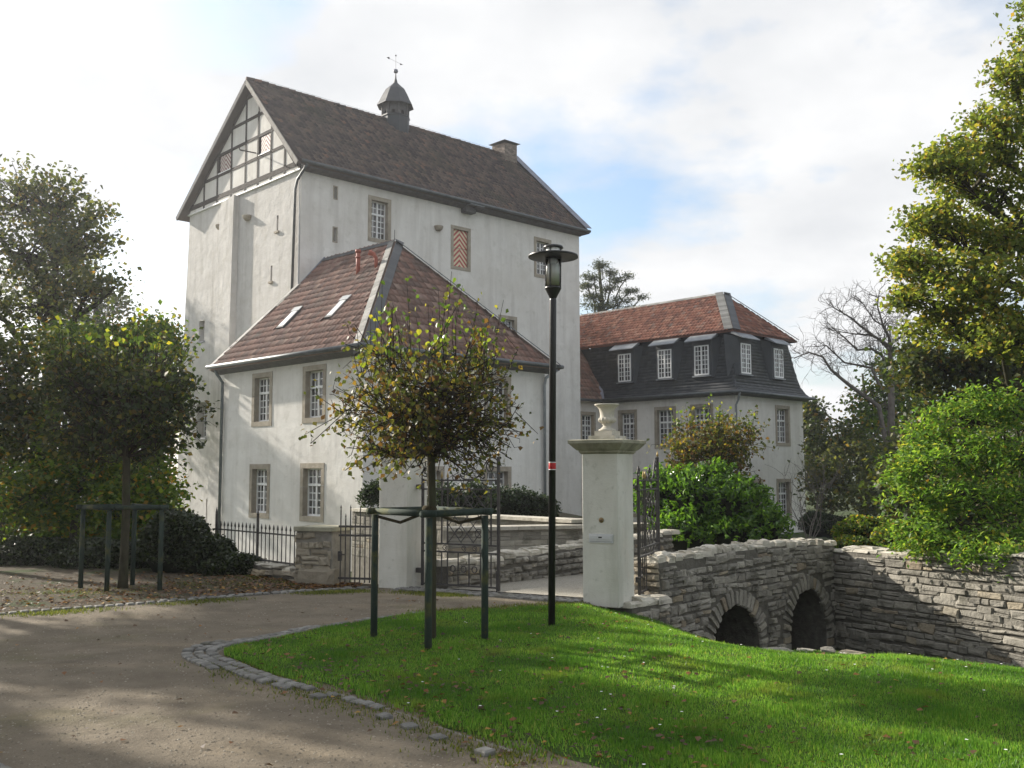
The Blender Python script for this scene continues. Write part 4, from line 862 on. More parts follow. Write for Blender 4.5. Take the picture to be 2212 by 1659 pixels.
# ------------------------------------------------------------------ the mansard wing
MW = empty('mansard_wing', (11.7418, 51.8804, 0), PI / 2 - 0.79518, 'white wing with slate mansard and orange tiled roof beyond the gate', 'house')
bpy.context.view_layer.update()
RU = 6.92; ML, MR = LEFT4(0.0), RIGHT4(0.0)
W_L = [(-7.95, -6.55, 3.1, 5.22), (-5.31, -3.81, 2.93, 5.28), (-2.87, -1.38, 2.95, 5.30), (-5.0, -3.6, -0.9, 1.3), (-2.8, -1.35, -0.9, 1.3), (-7.9, -6.5, -0.9, 1.3)]
wall_face('wall', MW, ML, -9.2, 0, -1.9, 5.95, W_L, 0.35, 'plaster')
W_R = [(3.93, 5.49, 3.06, 5.33), (3.89, 5.42, -0.96, 1.26), (1.0, 2.5, -0.96, 1.26)]
flr = lambda s, z: s + (0.10 * (5.9 - z) / 7.5 if abs(s - RU) < 1e-6 else 0)
wall_face('wall', MW, MR, 0, RU, -1.9, 5.95, W_R, 0.35, 'plaster', flr)
for w in W_L: window(MW, ML, *w)
for w in W_R: window(MW, MR, *w)
# link to the tower
K4 = T4(-5.5, 9.2, 0); wall_face('wall', MW, K4, 0, 5.5, -1.9, 5.95, [(3.55, 4.95, 3.0, 5.15)], 0.35, 'plaster'); window(MW, K4, 3.55, 4.95, 3.0, 5.15)
MB().add([(-5.5, 8.75, 5.78), (0.4, 8.75, 5.78), (1.6, 11.5, 9.3), (-5.5, 11.5, 9.3)], [(0, 1, 2, 3)]).build('link_roof', 'tile_red', MW)
LK = [o for o in MW.children if o.name.startswith('link_roof')][0]
O, X, Y, pr = slope_frame((-5.5, 8.75, 5.80), (0.4, 8.75, 5.80), (-5.5, 11.5, 9.32))
lay(MW, LK, [(tile_mesh('tile', 0.28, 0.34, 0.045, 'tile_red'), 'tile_red', slope_tiles(O, X, Y, 0.28, 0.34, 0, 6.6, -0.03, 4.4, lambda x, h: x < 5.75 + h * 0.27))], 'tile', 0)
gutter('gutter', MW, [(-5.5, 8.68, 5.78), (-0.4, 8.68, 5.78)], 0.08)
MB().bar((-0.42, 8.75, 5.9), (0.45, 9.75, 7.2), 0.22, 0.04).build('valley_sheet', 'lead', MW)
# mansard slopes
PROF = [(-0.42, 5.84), (-0.16, 6.06), (0.02, 6.38), (0.16, 6.9), (0.30, 7.6), (0.46, 8.5), (0.56, 9.12)]
b = MB(); VE = 14.6
for (d0, z0), (d1, z1) in zip(PROF, PROF[1:]):
    b.add([(d0, VE, z0), (d0, d0, z0), (d1, d1, z1), (d1, VE, z1)], [(0, 1, 2, 3)])
    b.add([(d0, d0, z0), (RU - d0, d0, z0), (RU - d1, d1, z1), (d1, d1, z1)], [(0, 1, 2, 3)])
    b.add([(RU - d0, d0, z0), (RU - d0, VE, z0), (RU - d1, VE, z1), (RU - d1, d1, z1)], [(0, 1, 2, 3)])
man = b.build('mansard_roof', 'slate', MW)
sl = MB().add([(0, 0, .02), (.26, 0, .02), (.26, .2, .004), (0, .2, .004), (0, 0, .008), (.26, 0, .008)], [(0, 1, 2, 3), (4, 5, 1, 0)])
sl2 = MB(); sl2.v = sl.v; sl2.f = sl.f
sls = []
for (d0, z0), (d1, z1) in zip(PROF, PROF[1:]):
    seg = math.hypot(d1 - d0, z1 - z0)
    O, X, Y, _ = slope_frame((d0, 10.5, z0), (d0, 0, z0), (d1, 10.5, z1)); k0, k1 = 10.5 - d0, 10.5 - d1
    off = random.uniform(-0.2, 0)
    h = 0
    while h < seg - 0.02:
        lim = k0 + (k1 - k0) * h / seg; o2 = random.uniform(-0.25, 0)
        sls += slope_tiles(O, X, Y, 0.25, 0.19, o2, lim - 0.05, h, h + 0.01, lambda x, hh, l=lim: 0 < x < l - 0.05); h += 0.185
    O, X, Y, _ = slope_frame((d0, d0, z0), (RU - d0, d0, z0), (d1, d1, z1)); h = 0
    while h < seg - 0.02:
        i0 = (d1 - d0) * h / seg; o2 = random.uniform(-0.25, 0)
        sls += slope_tiles(O, X, Y, 0.25, 0.19, o2, RU - 2 * d0 - i0, h, h + 0.01, lambda x, hh, a=i0, c=RU - 2 * d0 - i0: a + 0.05 < x < c - 0.1); h += 0.185
lay(MW, man, [(sl, 'slate', sls)], 'slate')
# upper tiled roof
e = 0.14; zc = 9.17; U0, U1 = Vector((e, e, zc)), Vector((RU - e, e, zc)); L0 = Vector((e, VE, zc)); R0 = Vector((RU - e, VE, zc)); AP2 = Vector((3.46, 2.89, 11.9)); RE = Vector((3.46, VE, 11.85))
b = MB(); P = [L0, U0, U1, R0, AP2, RE]; b.add(P + [p + Vector((0, 0, -0.1)) for p in P], [(0, 1, 4, 5), (1, 2, 4), (2, 3, 5, 4), (0, 6, 7, 1), (1, 7, 8, 2), (2, 8, 9, 3), (6, 11, 10, 7), (7, 10, 8)])
uroof = b.build('roof', 'tile_orange', MW)
pt = tile_mesh('tile', 0.24, 0.30, 0.045, 'tile_orange')
O, X, Y, pr = slope_frame(L0, U0, AP2); ipa = in_poly([pr(p) for p in (L0, U0, AP2, RE)])
t1 = slope_tiles(O, X, Y, 0.24, 0.30, 0, VE, -0.03, 4.4, lambda x, h: ipa(x + 0.3, max(h, .02)) and ipa(x, max(h, .02)))
O, X, Y, pr = slope_frame(U0, U1, AP2); ipb = in_poly([pr(p) for p in (U0, U1, AP2)])
t2 = slope_tiles(O, X, Y, 0.24, 0.30, 0, RU, -0.03, 4.4, lambda x, h: ipb(x - 0.3, max(h, .02)) and ipb(x + 0.25, max(h, .02)))
lay(MW, uroof, [(pt, 'tile_orange', t1 + t2)], 'tile')
ss = lambda a, b, s, n, w, m, l=0.08: strip_shingles('hip_slate', uroof, a, b, s, n, w, m, l, 0.015)
ss(U0, AP2, (0, 1, 0.3), 26, 0.46, 'slate_light'); ss(U0, AP2, (1, 0, 0.3), 26, 0.40, 'slate'); ss(U1, AP2, (-1, 0, 0.3), 26, 0.36, 'slate')
ss(AP2, RE, (-1, 0, -0.8), 24, 0.24, 'slate_light', 0.06)
gutter('gutter', MW, [(-0.5, 9.0, 5.84), (-0.5, -0.5, 5.82), (RU + 0.5, -0.5, 5.82), (RU + 0.5, 3, 5.82)], 0.085)
MB().prism([(-0.42, 9.1, 5.80), (0.02, 9.1, 5.80), (0.02, 9.1, 5.66)], (0, -9.5, 0)).build('eaves_board', 'soffit', MW); MB().prism([(-0.42, -0.42, 5.80), (-0.42, 0.02, 5.80), (-0.42, 0.02, 5.66)], (RU + 0.84, 0, 0)).build('eaves_board', 'soffit', MW)
MB().tube([(-0.35, -0.5, 5.78), (-0.1, -0.25, 5.4), (-0.1, -0.1, 5.15), (-0.1, -0.1, -1.5)], 0.06, 8).build('downpipe', 'zinc', MW, True)
# mansard dormers with metal canopies
def dormer(F, sc, w=0.92):
    s0, s1, z0, z1 = sc - w / 2, sc + w / 2, 6.86, 8.48
    d = MB().add([(s0 - 0.17, -0.02, z0 - 0.12), (s1 + 0.17, -0.02, z0 - 0.12), (s1 + 0.17, -0.02, z1 + 0.35), (s0 - 0.17, -0.02, z1 + 0.35), (s0 - 0.5, 0.5, z0 - 0.2), (s1 + 0.5, 0.5, z0 - 0.2), (s1 + 0.55, 0.65, z1 + 0.5), (s0 - 0.55, 0.65, z1 + 0.5)],
                 [(0, 1, 2, 3), (0, 3, 7, 4), (1, 5, 6, 2), (0, 4, 5, 1), (3, 2, 6, 7)]).build('dormer', 'slate', MW, mat4=F)
    window(MW, F, s0, s1, z0, z1, sw=0.0, cols=2, rt=0, rb=6, inset=-0.085, surround=False, frame=0.06, name='dormer_window')
    MB().box(s0 - 0.12, s1 + 0.12, -0.14, 0.0, z0 - 0.09, z0 - 0.03).build('dormer_sill', 'zinc', MW, mat4=F)
    MB().add([(s0 - 0.42, -0.42, 8.74), (s1 + 0.42, -0.42, 8.74), (s1 + 0.42, 0.22, 9.13), (s0 - 0.42, 0.22, 9.13), (s0 - 0.42, -0.42, 8.69), (s1 + 0.42, -0.42, 8.69), (s1 + 0.42, 0.3, 9.0), (s0 - 0.42, 0.3, 9.0)],
              [(0, 1, 2, 3), (4, 7, 6, 5), (0, 4, 5, 1), (1, 5, 6, 2), (3, 7, 4, 0)]).build('canopy', 'zinc', MW, mat4=F)
for s in (-7.38, -4.5, -2.03): dormer(ML, s)
for s in (1.02, 4.35): dormer(MR, s)

# ================================================================== GATE, PILLARS, FENCE
GX, GN = Vector((0.866, -0.5, 0)), Vector((0.5, 0.866, 0)); GA = math.radians(-30)
def pillar(loc, label, extras=False):
    r = empty('gate_pillar', loc, GA, label, 'pillar')
    s = 0.5
    bevel_soft(MB().box(0, s, 0, s, -0.05, 1.90).build('shaft', 'pillar_plaster', r), 0.012)
    def ring(o, z): return [(-o, -o, z), (s + o, -o, z), (s + o, s + o, z), (-o, s + o, z)]
    b = MB(); prof = [(0.005, 1.88), (0.03, 1.905), (0.03, 1.925), (0.05, 1.93), (0.075, 1.955), (0.115, 2.0), (0.12, 2.01), (0.135, 2.015), (0.135, 2.055), (0.10, 2.065)]
    for o, z in prof: b.v += ring(o, z)
    for i in range(len(prof) - 1):
        for k in range(4): b.f.append((i * 4 + k, i * 4 + (k + 1) % 4, i * 4 + 4 + (k + 1) % 4, i * 4 + 4 + k))
    b.f += [(3, 2, 1, 0), tuple(len(b.v) - 4 + k for k in range(4))]
    b.build('cap', 'cap_stone', r)
    return r
PR = pillar((0.90, 12.82, 0), 'white gate pillar with moulded cap, mailbox slot and urn beside the lamp post')
PL = pillar((-1.935, 14.47, 0), 'white gate pillar with hinges of the closed iron leaf, behind the staked tree')
# mailbox and bell in the right pillar
mb = MB().box(0.10, 0.435, -0.012, 0.02, 0.755, 0.865).build('mailbox', 'steel', PR)
MB().box(0.115, 0.42, -0.022, -0.0125, 0.80, 0.845).build('flap', 'steel', mb); MB().box(0.235, 0.285, -0.0245, -0.0225, 0.815, 0.832).build('name_plate', 'lamp_black', mb)
MB().box(0.112, 0.423, -0.0135, -0.012, 0.768, 0.772).build('painted_slot_shadow', 'lamp_black', mb)  # black strip painted in for the shadow line of the slot
bl = MB().lathe([(0.001, 0), (0.033, 0), (0.035, 0.004), (0.028, 0.012), (0.001, 0.014)], (0, 0, 0), 16).build('bell_push', 'brass', PR, True, mat4=T4(0.27, 0, 1.04) @ Matrix.Rotation(PI / 2, 4, 'X'))
MB().lathe([(0.001, 0.012), (0.010, 0.012), (0.008, 0.018), (0.001, 0.019)], (0, 0, 0), 10).build('button', 'lamp_black', bl, True)
UR = empty('stone_urn', (0.90 + 0.25 * (GX.x + GN.x), 12.82 + 0.25 * (GX.y + GN.y), 2.067), GA, 'pale stone urn standing on the gate pillar cap', 'urn')
MB().box(-0.185, 0.185, -0.185, 0.185, 0.0, 0.05).box(-0.125, 0.125, -0.125, 0.125, 0.05, 0.115).build('plinth', 'urn_stone', UR)
MB().lathe([(0.11, 0.115), (0.115, 0.13), (0.085, 0.145), (0.055, 0.175), (0.05, 0.19), (0.068, 0.20), (0.06, 0.21), (0.075, 0.22), (0.108, 0.245), (0.112, 0.27), (0.100, 0.285), (0.092, 0.295), (0.093, 0.35), (0.105, 0.40), (0.135, 0.435), (0.16, 0.45), (0.165, 0.458), (0.16, 0.466), (0.14, 0.466), (0.10, 0.43), (0.02, 0.40)], (0, 0, 0), 24).build('vase', 'urn_stone', UR, True)
b = MB()
for k in range(14):
    a = 2 * PI * k / 14; b.tube([(0.075 * math.cos(a), 0.075 * math.sin(a), 0.222), (0.112 * math.cos(a), 0.112 * math.sin(a), 0.25), (0.098 * math.cos(a), 0.098 * math.sin(a), 0.285)], 0.012, 5)
b.build('gadroon_ring', 'urn_stone', UR, True)
for pz in (0.45, 1.45): pass
# wrought iron leaves
def spiral(cx, cz, r0, r1, a0, a1, n=26):
    return [(cx + (r0 + (r1 - r0) * t) * math.cos(a0 + (a1 - a0) * t), 0, cz + (r0 + (r1 - r0) * t) * math.sin(a0 + (a1 - a0) * t)) for t in np.linspace(0, 1, n)]
def arc_pts(pts, n=6):
    P = [Vector((p[0], 0, p[1])) for p in pts]
    for _ in range(3):
        q = [P[0]]
        for a, c in zip(P, P[1:]): q += [a * .75 + c * .25, a * .25 + c * .75]
        P = q + [P[-1]]
    return P
def gate_leaf(loc, rz, label, flip=1):
    g = empty('iron_gate', loc, rz, label, 'gate'); f = flip; W = 1.27
    def bar(nm, a, c, w=0.018, d=0.018, m='iron'): return MB().bar((a[0] * f, 0, a[1]), (c[0] * f, 0, c[1]), w, d, (0, 1, 0)).build(nm, m, g)
    def tube(nm, pts, r=0.008, m='iron'): return MB().tube([(p[0] * f, p[1], p[2]) for p in pts], r, 6).build(nm, m, g, True)
    bar('stile', (0, 0.04), (0, 1.56), 0.032, 0.032); bar('stile', (W, 0.03), (W, 1.86), 0.036, 0.036)
    for z in (0.07, 0.53, 0.64, 1.41, 1.535): bar('rail', (0.02, z), (W - 0.025, z), 0.022, 0.03)
    for x in (0.33, 0.43, 1.15): bar('bar', (x, 0.64), (x, 1.41 if x > 1 else 1.56))
    for x in (0.10, 0.22, 0.33, 0.43, 0.61, 0.79, 0.98, 1.15): bar('bar', (x, 0.07), (x, 0.53), 0.014, 0.014)
    for x in (0.10, 0.22): bar('bar', (x, 0.64), (x, 1.41), 0.014, 0.014)
    for x in (0.33, 0.43):
        sp = MB().lathe([(0.001, 0), (0.016, 0.035), (0.02, 0.05), (0.008, 0.09), (0.001, 0.13)], (0, 0, 0), 6).build('spear_tip', 'gilt', g, True, mat4=T4(x * f, 0, 1.545))
    # lattice
    x0, x1, z0, z1 = 0.44, 1.14, 0.66, 1.39
    for k in range(-3, 5):
        for sg in (1, -1):
            # line z = z0 + sg*(x-x0)*1.1 + k*0.22
            c = []
            for t in np.linspace(0, 1, 60):
                x = x0 + (x1 - x0) * t; z = (z0 if sg > 0 else z1) + sg * (x - x0) * 1.15 + sg * k * 0.235
                if z0 <= z <= z1: c.append((x, z))
            if len(c) > 4: bar('lattice_bar', c[0], c[-1], 0.010, 0.010)
    for (x, z, r) in ((0.56, 1.25, 0.065), (0.79, 1.25, 0.065), (1.02, 1.25, 0.065), (0.62, 0.80, 0.06), (0.95, 0.80, 0.06), (0.79, 1.472, 0.048)):
        tube('ring', spiral(x, z, r, r, 0, 2 * PI, 20), 0.007)
    for x in (0.38, 0.70, 0.88, 1.06): tube('scroll', spiral(x, 0.585, 0.045, 0.012, -PI / 2, 2.6 * PI, 22), 0.006)
    for x in (0.16, 0.52, 0.70, 0.88, 1.06): tube('ring', spiral(x, 0.30, 0.042, 0.042, 0, 2 * PI, 16), 0.008)
    tube('scroll', spiral(0.05, 1.655, 0.075, 0.02, -PI, 1.6 * PI), 0.010); tube('scroll', arc_pts([(0, 1.5), (-0.02, 1.6), (0.0, 1.68), (0.03, 1.72)]), 0.010)
    tube('scroll', spiral(0.70, 1.66, 0.075, 0.015, 1.2 * PI, 4.0 * PI, 34), 0.010)
    tube('scroll', arc_pts([(0.635, 1.63), (0.66, 1.56), (0.80, 1.54), (0.95, 1.58), (1.02, 1.72), (1.10, 1.84), (1.2, 1.86), (1.26, 1.80)]), 0.011)
    tube('scroll', spiral(1.14, 1.72, 0.085, 0.02, 0.2 * PI, 3.0 * PI, 34), 0.010); tube('scroll', spiral(1.02, 1.60, 0.045, 0.012, PI, 3.2 * PI, 24), 0.009); tube('scroll', spiral(0.54, 1.575, 0.04, 0.012, 0, -2.2 * PI, 22), 0.008)
    tube('scroll', arc_pts([(0.55, 1.54), (0.60, 1.56), (0.64, 1.60)]), 0.008)
    MB().lathe([(0.001, 0), (0.02, 0.02), (0.012, 0.05), (0.001, 0.10)], (0, 0, 0), 8).build('finial', 'gilt', g, True, mat4=T4(W * f, 0, 1.86))
    for z in (0.25, 1.44): MB().box(-0.10 if f > 0 else 0.0, 0.0 if f > 0 else 0.10, -0.025, 0.025, z - 0.035, z + 0.035).build('hinge', 'iron', g)
    bar('drop_bolt', (W - 0.03, 0.015), (W - 0.03, 0.3), 0.014, 0.014)
    return g
h0 = Vector((-1.502, 14.22, 0)) + GX * 0.12 + GN * 0.22
gate_leaf((h0.x, h0.y, 0.0), GA, 'closed scrolled wrought iron gate leaf behind the staked tree')
gate_leaf((1.66, 13.12, 0.0), math.atan2(1.2, 0.44), 'open wrought iron gate leaf seen edge-on beside the pillar with urn')
# pedestrian gate
pa, pb = Vector((-2.55, 14.68, 0)), Vector((-1.97, 14.53, 0)); d = pb - pa
PG = empty('pedestrian_gate', pa, math.atan2(d.y, d.x), 'small spiked iron gate between rubble post and white pillar', 'gate'); L = d.length
for k in range(8):
    x = 0.03 + (L - 0.06) * k / 7; zt = 1.10 if k % 2 == 0 else 0.97
    br_ = MB().bar((x, 0, 0.05), (x, 0, zt), 0.014, 0.014, (0, 1, 0)).build('bar', 'iron', PG)
    MB().lathe([(0.001, 0), (0.014, 0.012), (0.006, 0.02), (0.013, 0.035), (0.001, 0.08)], (0, 0, 0), 6).build('spike', 'iron', br_, True, mat4=T4(x, 0, zt))
for z in (0.11, 0.73, 0.86): MB().bar((0, 0, z), (L, 0, z), 0.02, 0.03).build('rail', 'iron', PG)
lk = MB().box(0.0, 0.05, -0.03, 0.02, 0.36, 0.50).build('lock_box', 'iron', PG); MB().tube([(0.03, -0.03, 0.46), (0.03, -0.07, 0.46), (0.13, -0.07, 0.455)], 0.009, 6).build('handle', 'iron', lk)
# rubble post
SP = empty('rubble_post', (-3.22, 14.90, 0), math.atan2(-0.27, 0.62), 'waist-high yellow rubble stone post with flat slab beside the pedestrian gate', 'post')
spc = MB().box(0, 0.62, 0, 0.5, -0.1, 0.78).build('post_core', 'mortar', SP)
stone_courses(spc, 0, 0.62, 0.0, 0.75, None, (0.07, 0.15), (0.14, 0.34), 0.03, STONES_Y)
sdl = MB().box(0, 0.5, 0, 0.01, 0, 0.75).build('side_face', 'mortar', SP, mat4=frame4((0.0, 0.5, 0), (0, -1, 0), (1, 0, 0), (0, 0, 1))); stone_courses(sdl, 0, 0.5, 0, 0.75, None, (0.08, 0.15), (0.16, 0.34), 0.03, STONES_Y)
bevel_soft(MB().box(-0.03, 0.66, -0.04, 0.54, 0.78, 0.85).build('top_slab', 'cap_stone', SP), 0.012)
bs = stone_meshes(1, 'rubble_yellow', 0.8, 0.1)[0]; inst('spur_stone', bs, SP, T4(0.36, 0.03, 0.11) @ Matrix.Diagonal((0.66, 0.12, 0.26, 1)))
# low wall with the iron fence
fa, fb = Vector((-5.25, 17.2, 0)), Vector((-3.24, 15.02, 0)); d = fb - fa; L = d.length; fr = math.atan2(d.y, d.x)
FW = empty('low_fence_wall', fa, fr, 'low crumbling stone wall under the iron fence', 'wall')
fwc = wall_core('wall_core', L, 0.35, -1.75, lambda s: 0.17 + 0.02 * math.sin(s * 4), 'mortar_dark', None, FW, n=20); stone_courses(fwc, 0, L, -0.05, 0.2, None, (0.09, 0.15), (0.2, 0.42), 0.05, STONES_Y); coping(fwc, 0, L, lambda s: 0.16, 0.35, rows=1)
FN = empty('iron_fence', fa, fr, 'spear-topped iron fence between the ivy mound and the rubble post', 'fence')
n = 23
for k in range(n):
    x = 0.06 + (L - 0.12) * k / (n - 1); br_ = MB().bar((x, 0.15, 0.20), (x, 0.15, 0.74), 0.012, 0.012, (0, 1, 0)).build('bar', 'iron', FN)
    MB().lathe([(0.001, 0), (0.017, 0.02), (0.013, 0.05), (0.001, 0.10)], (0, 0, 0), 6).build('spear_tip', 'iron', br_, True, mat4=T4(x, 0.15, 0.73))
for z in (0.25, 0.68): MB().bar((0, 0.15, z), (L, 0.15, z), 0.025, 0.022).build('rail', 'rope' if False else 'iron', FN)
for x in (0.02, L * 0.50):
    p = MB().bar((x, 0.15, 0.02), (x, 0.15, 0.95), 0.032, 0.032, (0, 1, 0)).build('post', 'iron', FN); MB().lathe([(0.001, 0), (0.022, 0.02), (0.016, 0.05), (0.001, 0.13)], (0, 0, 0), 6).build('post_tip', 'iron', p, True, mat4=T4(x, 0.15, 0.94))

# ================================================================== LAMP POST
LA = empty('street_lamp', (0.42, 10.78, hgt(0.42, 10.78) + 0.015), 0, 'black lamp post with glass cylinder lantern under a round flat disc', 'lamp')
MB().lathe([(0.038, -0.2), (0.038, 3.42), (0.036, 3.45)], (0, 0, 0), 16).build('pole', 'lamp_black', LA, True)
MB().lathe([(0.0385, 1.618), (0.0395, 1.62), (0.0395, 1.685), (0.0385, 1.687)], (0, 0, 0), 16).build('red_band', 'red', LA, True)
for z in (1.611, 1.687): MB().lathe([(0.0385, z), (0.0402, z), (0.0402, z + 0.009), (0.0385, z + 0.009)], (0, 0, 0), 16).build('white_band', 'white', LA, True)
MB().lathe([(0.036, 3.44), (0.045, 3.46), (0.085, 3.535), (0.092, 3.545), (0.092, 3.565), (0.02, 3.566)], (0, 0, 0), 20).build('lantern_base', 'lamp_black', LA, True)
MB().lathe([(0.086, 3.566), (0.086, 3.90)], (0, 0, 0), 24).build('glass_cylinder', 'glass', LA, True)
MB().lathe([(0.074, 3.567), (0.074, 3.80), (0.068, 3.81), (0.03, 3.812), (0.001, 3.813)], (0, 0, 0), 20).build('frosted_diffuser', 'frost', LA, True)
MB().lathe([(0.001, 3.815), (0.034, 3.82), (0.040, 3.85), (0.034, 3.88), (0.018, 3.892)], (0, 0, 0), 14).build('bulb', 'frost', LA, True)
for k in range(4):
    a = PI / 4 + k * PI / 2 + 0.35; MB().bar((0.09 * math.cos(a), 0.09 * math.sin(a), 3.555), (0.09 * math.cos(a), 0.09 * math.sin(a), 3.99), 0.012, 0.012, (1, 0, 0)).build('cage_rod', 'lamp_black', LA)
MB().lathe([(0.085, 3.896), (0.262, 3.885), (0.272, 3.893), (0.272, 3.903), (0.255, 3.912), (0.085, 3.925)], (0, 0, 0), 40).build('disc_shade', 'lamp_disc', LA, True)
MB().lathe([(0.2725, 3.884), (0.277, 3.886), (0.277, 3.906), (0.2725, 3.908)], (0, 0, 0), 40).build('disc_rim', 'lamp_black', LA, True)
MB().lathe([(0.080, 3.92), (0.080, 3.99)], (0, 0, 0), 24).build('top_glass', 'frost', LA, True)
LA.rotation_euler = (0, math.radians(0.55), 0); LA.scale = (1.0, 1.0, 1.03)
MB().lathe([(0.11, 3.985), (0.112, 3.995), (0.105, 4.01), (0.05, 4.025), (0.001, 4.028)], (0, 0, 0), 24).build('top_cap', 'lamp_black', LA, True)

# ================================================================== VEGETATION: helpers
def uvec(n): v = RNG.normal(size=(n, 3)); return v / np.linalg.norm(v, axis=1, keepdims=True)
def leaf_arrays(P, size, up=0.35, droop=0.3, aspect=0.75, dirs=None):
    n = len(P); size = np.broadcast_to(size, (n,)).reshape(-1, 1)
    nn = uvec(n); nn[:, 2] = np.abs(nn[:, 2]) + up; nn /= np.linalg.norm(nn, axis=1, keepdims=True)
    t = np.cross(nn, uvec(n)); t[:, 2] -= droop
    if dirs is not None: t = dirs + 0.45 * uvec(n); t /= np.linalg.norm(t, axis=1, keepdims=True); nn = np.cross(t, uvec(n)); nn[:, 2] = np.where(nn[:, 2] < 0, -nn[:, 2], nn[:, 2]); nn /= np.linalg.norm(nn, axis=1, keepdims=True) + 1e-9
    t -= nn * (t * nn).sum(1, keepdims=True); t /= np.linalg.norm(t, axis=1, keepdims=True) + 1e-9
    s = np.cross(nn, t); a = aspect / 2
    V = np.stack([P - t * size * 0.5, P - t * size * 0.05 + s * size * a + nn * size * 0.10, P + t * size * 0.55 - nn * size * 0.06, P - t * size * 0.05 - s * size * a + nn * size * 0.10], 1).reshape(-1, 3)
    F4 = np.arange(4 * n).reshape(-1, 4); return V, F4
def leaves(name, parent, mat, P, size, **kw):
    V, F4 = leaf_arrays(P, size, **kw); o = np_obj(name, V, F4, mat, parent); o['kind'] = 'stuff'; return o
def in_ellipsoid(n, c, r, shell=0.45):
    d = uvec(n); k = RNG.random(n) ** shell * 0.98; return np.array(c) + d * k[:, None] * np.array(r)
def clump_points(c, r, K, per, sig, shell=0.4, flat=0.7):
    C = in_ellipsoid(K, c, r, shell); o = RNG.normal(size=(K, per, 3)) * sig; o[:, :, 2] *= flat
    return C, (C[:, None] + o).reshape(-1, 3)
def limb(mb, a, b, r0, r1, n=4, wob=0.08, sides=5, sag=0.0):
    a, b = Vector(a), Vector(b); L = (b - a).length; pts = []
    for i in range(n + 1):
        t = i / n; p = a.lerp(b, t)
        if 0 < i < n: p += Vector(RNG.normal(size=3)) * L * wob * 0.5
        p.z += sag * L * math.sin(t * PI); pts.append(p)
    mb.tube(pts, [r0 + (r1 - r0) * i / n for i in range(n + 1)], sides, False); return pts
def tree(name, base, top, tr, blobs, leafmat, lsize, label, cat='tree', group=None, bark='bark', sig=0.16, twig=0.012, per=22, up=0.35, droop=0.3, aspect=0.75, shell=0.4, limbs=True, flat=0.7, trunk=True, jitter=0.35, parts=('trunk', 'crown')):
    """blobs: (centre, radii, clumps). Trunk and limbs one mesh, twigs one, foliage one."""
    base, top = Vector(base), Vector(top); e = empty(name, base, 0, label, cat, group); inv = -base
    tb = MB(); spine = [base + Vector((0, 0, -0.15))] + [base.lerp(top, t) + Vector((RNG.normal() * tr * 0.6, RNG.normal() * tr * 0.6, 0)) for t in (0.25, 0.5, 0.75)] + [top]
    if trunk: tb.tube([p + inv for p in spine], [tr * 1.35, tr, tr * 0.85, tr * 0.65, tr * 0.35], 9)
    tw = MB(); allp = []; al_s = []
    for c, r, K in blobs:
        C, Pn = clump_points(c, r, K, per, sig, shell, flat); allp.append(Pn)
        c = Vector(c); h = min(0.97, max(0.25, (c.z - base.z) / max(0.1, top.z - base.z) - 0.18)); st = base.lerp(top, h)
        if limbs: limb(tb, st + inv, c + inv, tr * 0.42, tr * 0.12, 5, 0.10, 6, 0.05)
        m = max(4, min(K, 40))
        for q in C[:m]:
            f = random.random() * 0.5; s0 = (c.lerp(st, f * 0.6) if limbs else c.lerp(Vector((c.x, c.y, base.z)), 0.5)); limb(tw, s0 + inv, Vector(q) + inv, twig, twig * 0.35, 3, 0.12, 4, 0.04)
    Pn = np.concatenate(allp) - np.array(base); sz = lsize * (1 + jitter * (RNG.random(len(Pn)) * 2 - 1))
    if tb.v: tb.build(parts[0], bark, e, True)
    if tw.v: tw.build('twigs', 'twig' if bark == 'bark' else bark, e)['kind'] = 'stuff'
    leaves(parts[1], e, leafmat, Pn, sz, up=up, droop=droop, aspect=aspect); return e
def pxb(x, y, depth, rx, ry, K, rd=None):
    """a foliage mass surveyed in the photograph: centre pixel, distance, radii in pixels"""
    c = at(x, y, depth); k = depth / F_PX; return (c, (rx * k, (rd if rd else (rx + ry) / 2 * k), ry * k), K)
M['l_ball'] = leaf_mat('linden_autumn', [(0.0, (0.045, 0.058, 0.020)), (0.34, (0.085, 0.105, 0.028)), (0.58, (0.145, 0.14, 0.034)), (0.72, (0.25, 0.19, 0.038)), (0.82, (0.17, 0.095, 0.034)), (1.0, (0.09, 0.05, 0.03))], 0.45)
M['l_ballshade'] = leaf_mat('linden_shade_tone', [(0.0, (0.020, 0.034, 0.014)), (0.6, (0.045, 0.066, 0.020)), (0.85, (0.085, 0.10, 0.024)), (0.95, (0.16, 0.125, 0.025)), (1.0, (0.08, 0.05, 0.02))], 0.4)  # darker copy of the ball tree leaves, its shade put into the colour
M['l_green'] = leaf_mat('linden_green', [(0.0, (0.045, 0.085, 0.02)), (0.5, (0.11, 0.17, 0.03)), (0.85, (0.25, 0.27, 0.04)), (1.0, (0.40, 0.34, 0.04))], 0.5, 0.4)
M['l_right'] = leaf_mat('maple_green', [(0.0, (0.085, 0.125, 0.034)), (0.5, (0.16, 0.205, 0.048)), (0.85, (0.26, 0.265, 0.060)), (1.0, (0.33, 0.22, 0.055))], 0.58)
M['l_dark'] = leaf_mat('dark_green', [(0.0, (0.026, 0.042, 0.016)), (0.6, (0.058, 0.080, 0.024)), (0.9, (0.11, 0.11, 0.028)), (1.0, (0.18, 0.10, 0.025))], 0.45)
M['l_oak'] = leaf_mat('oak_leaves', [(0.0, (0.045, 0.062, 0.030)), (0.6, (0.085, 0.105, 0.042)), (0.92, (0.15, 0.15, 0.05)), (1.0, (0.24, 0.15, 0.04))], 0.5)
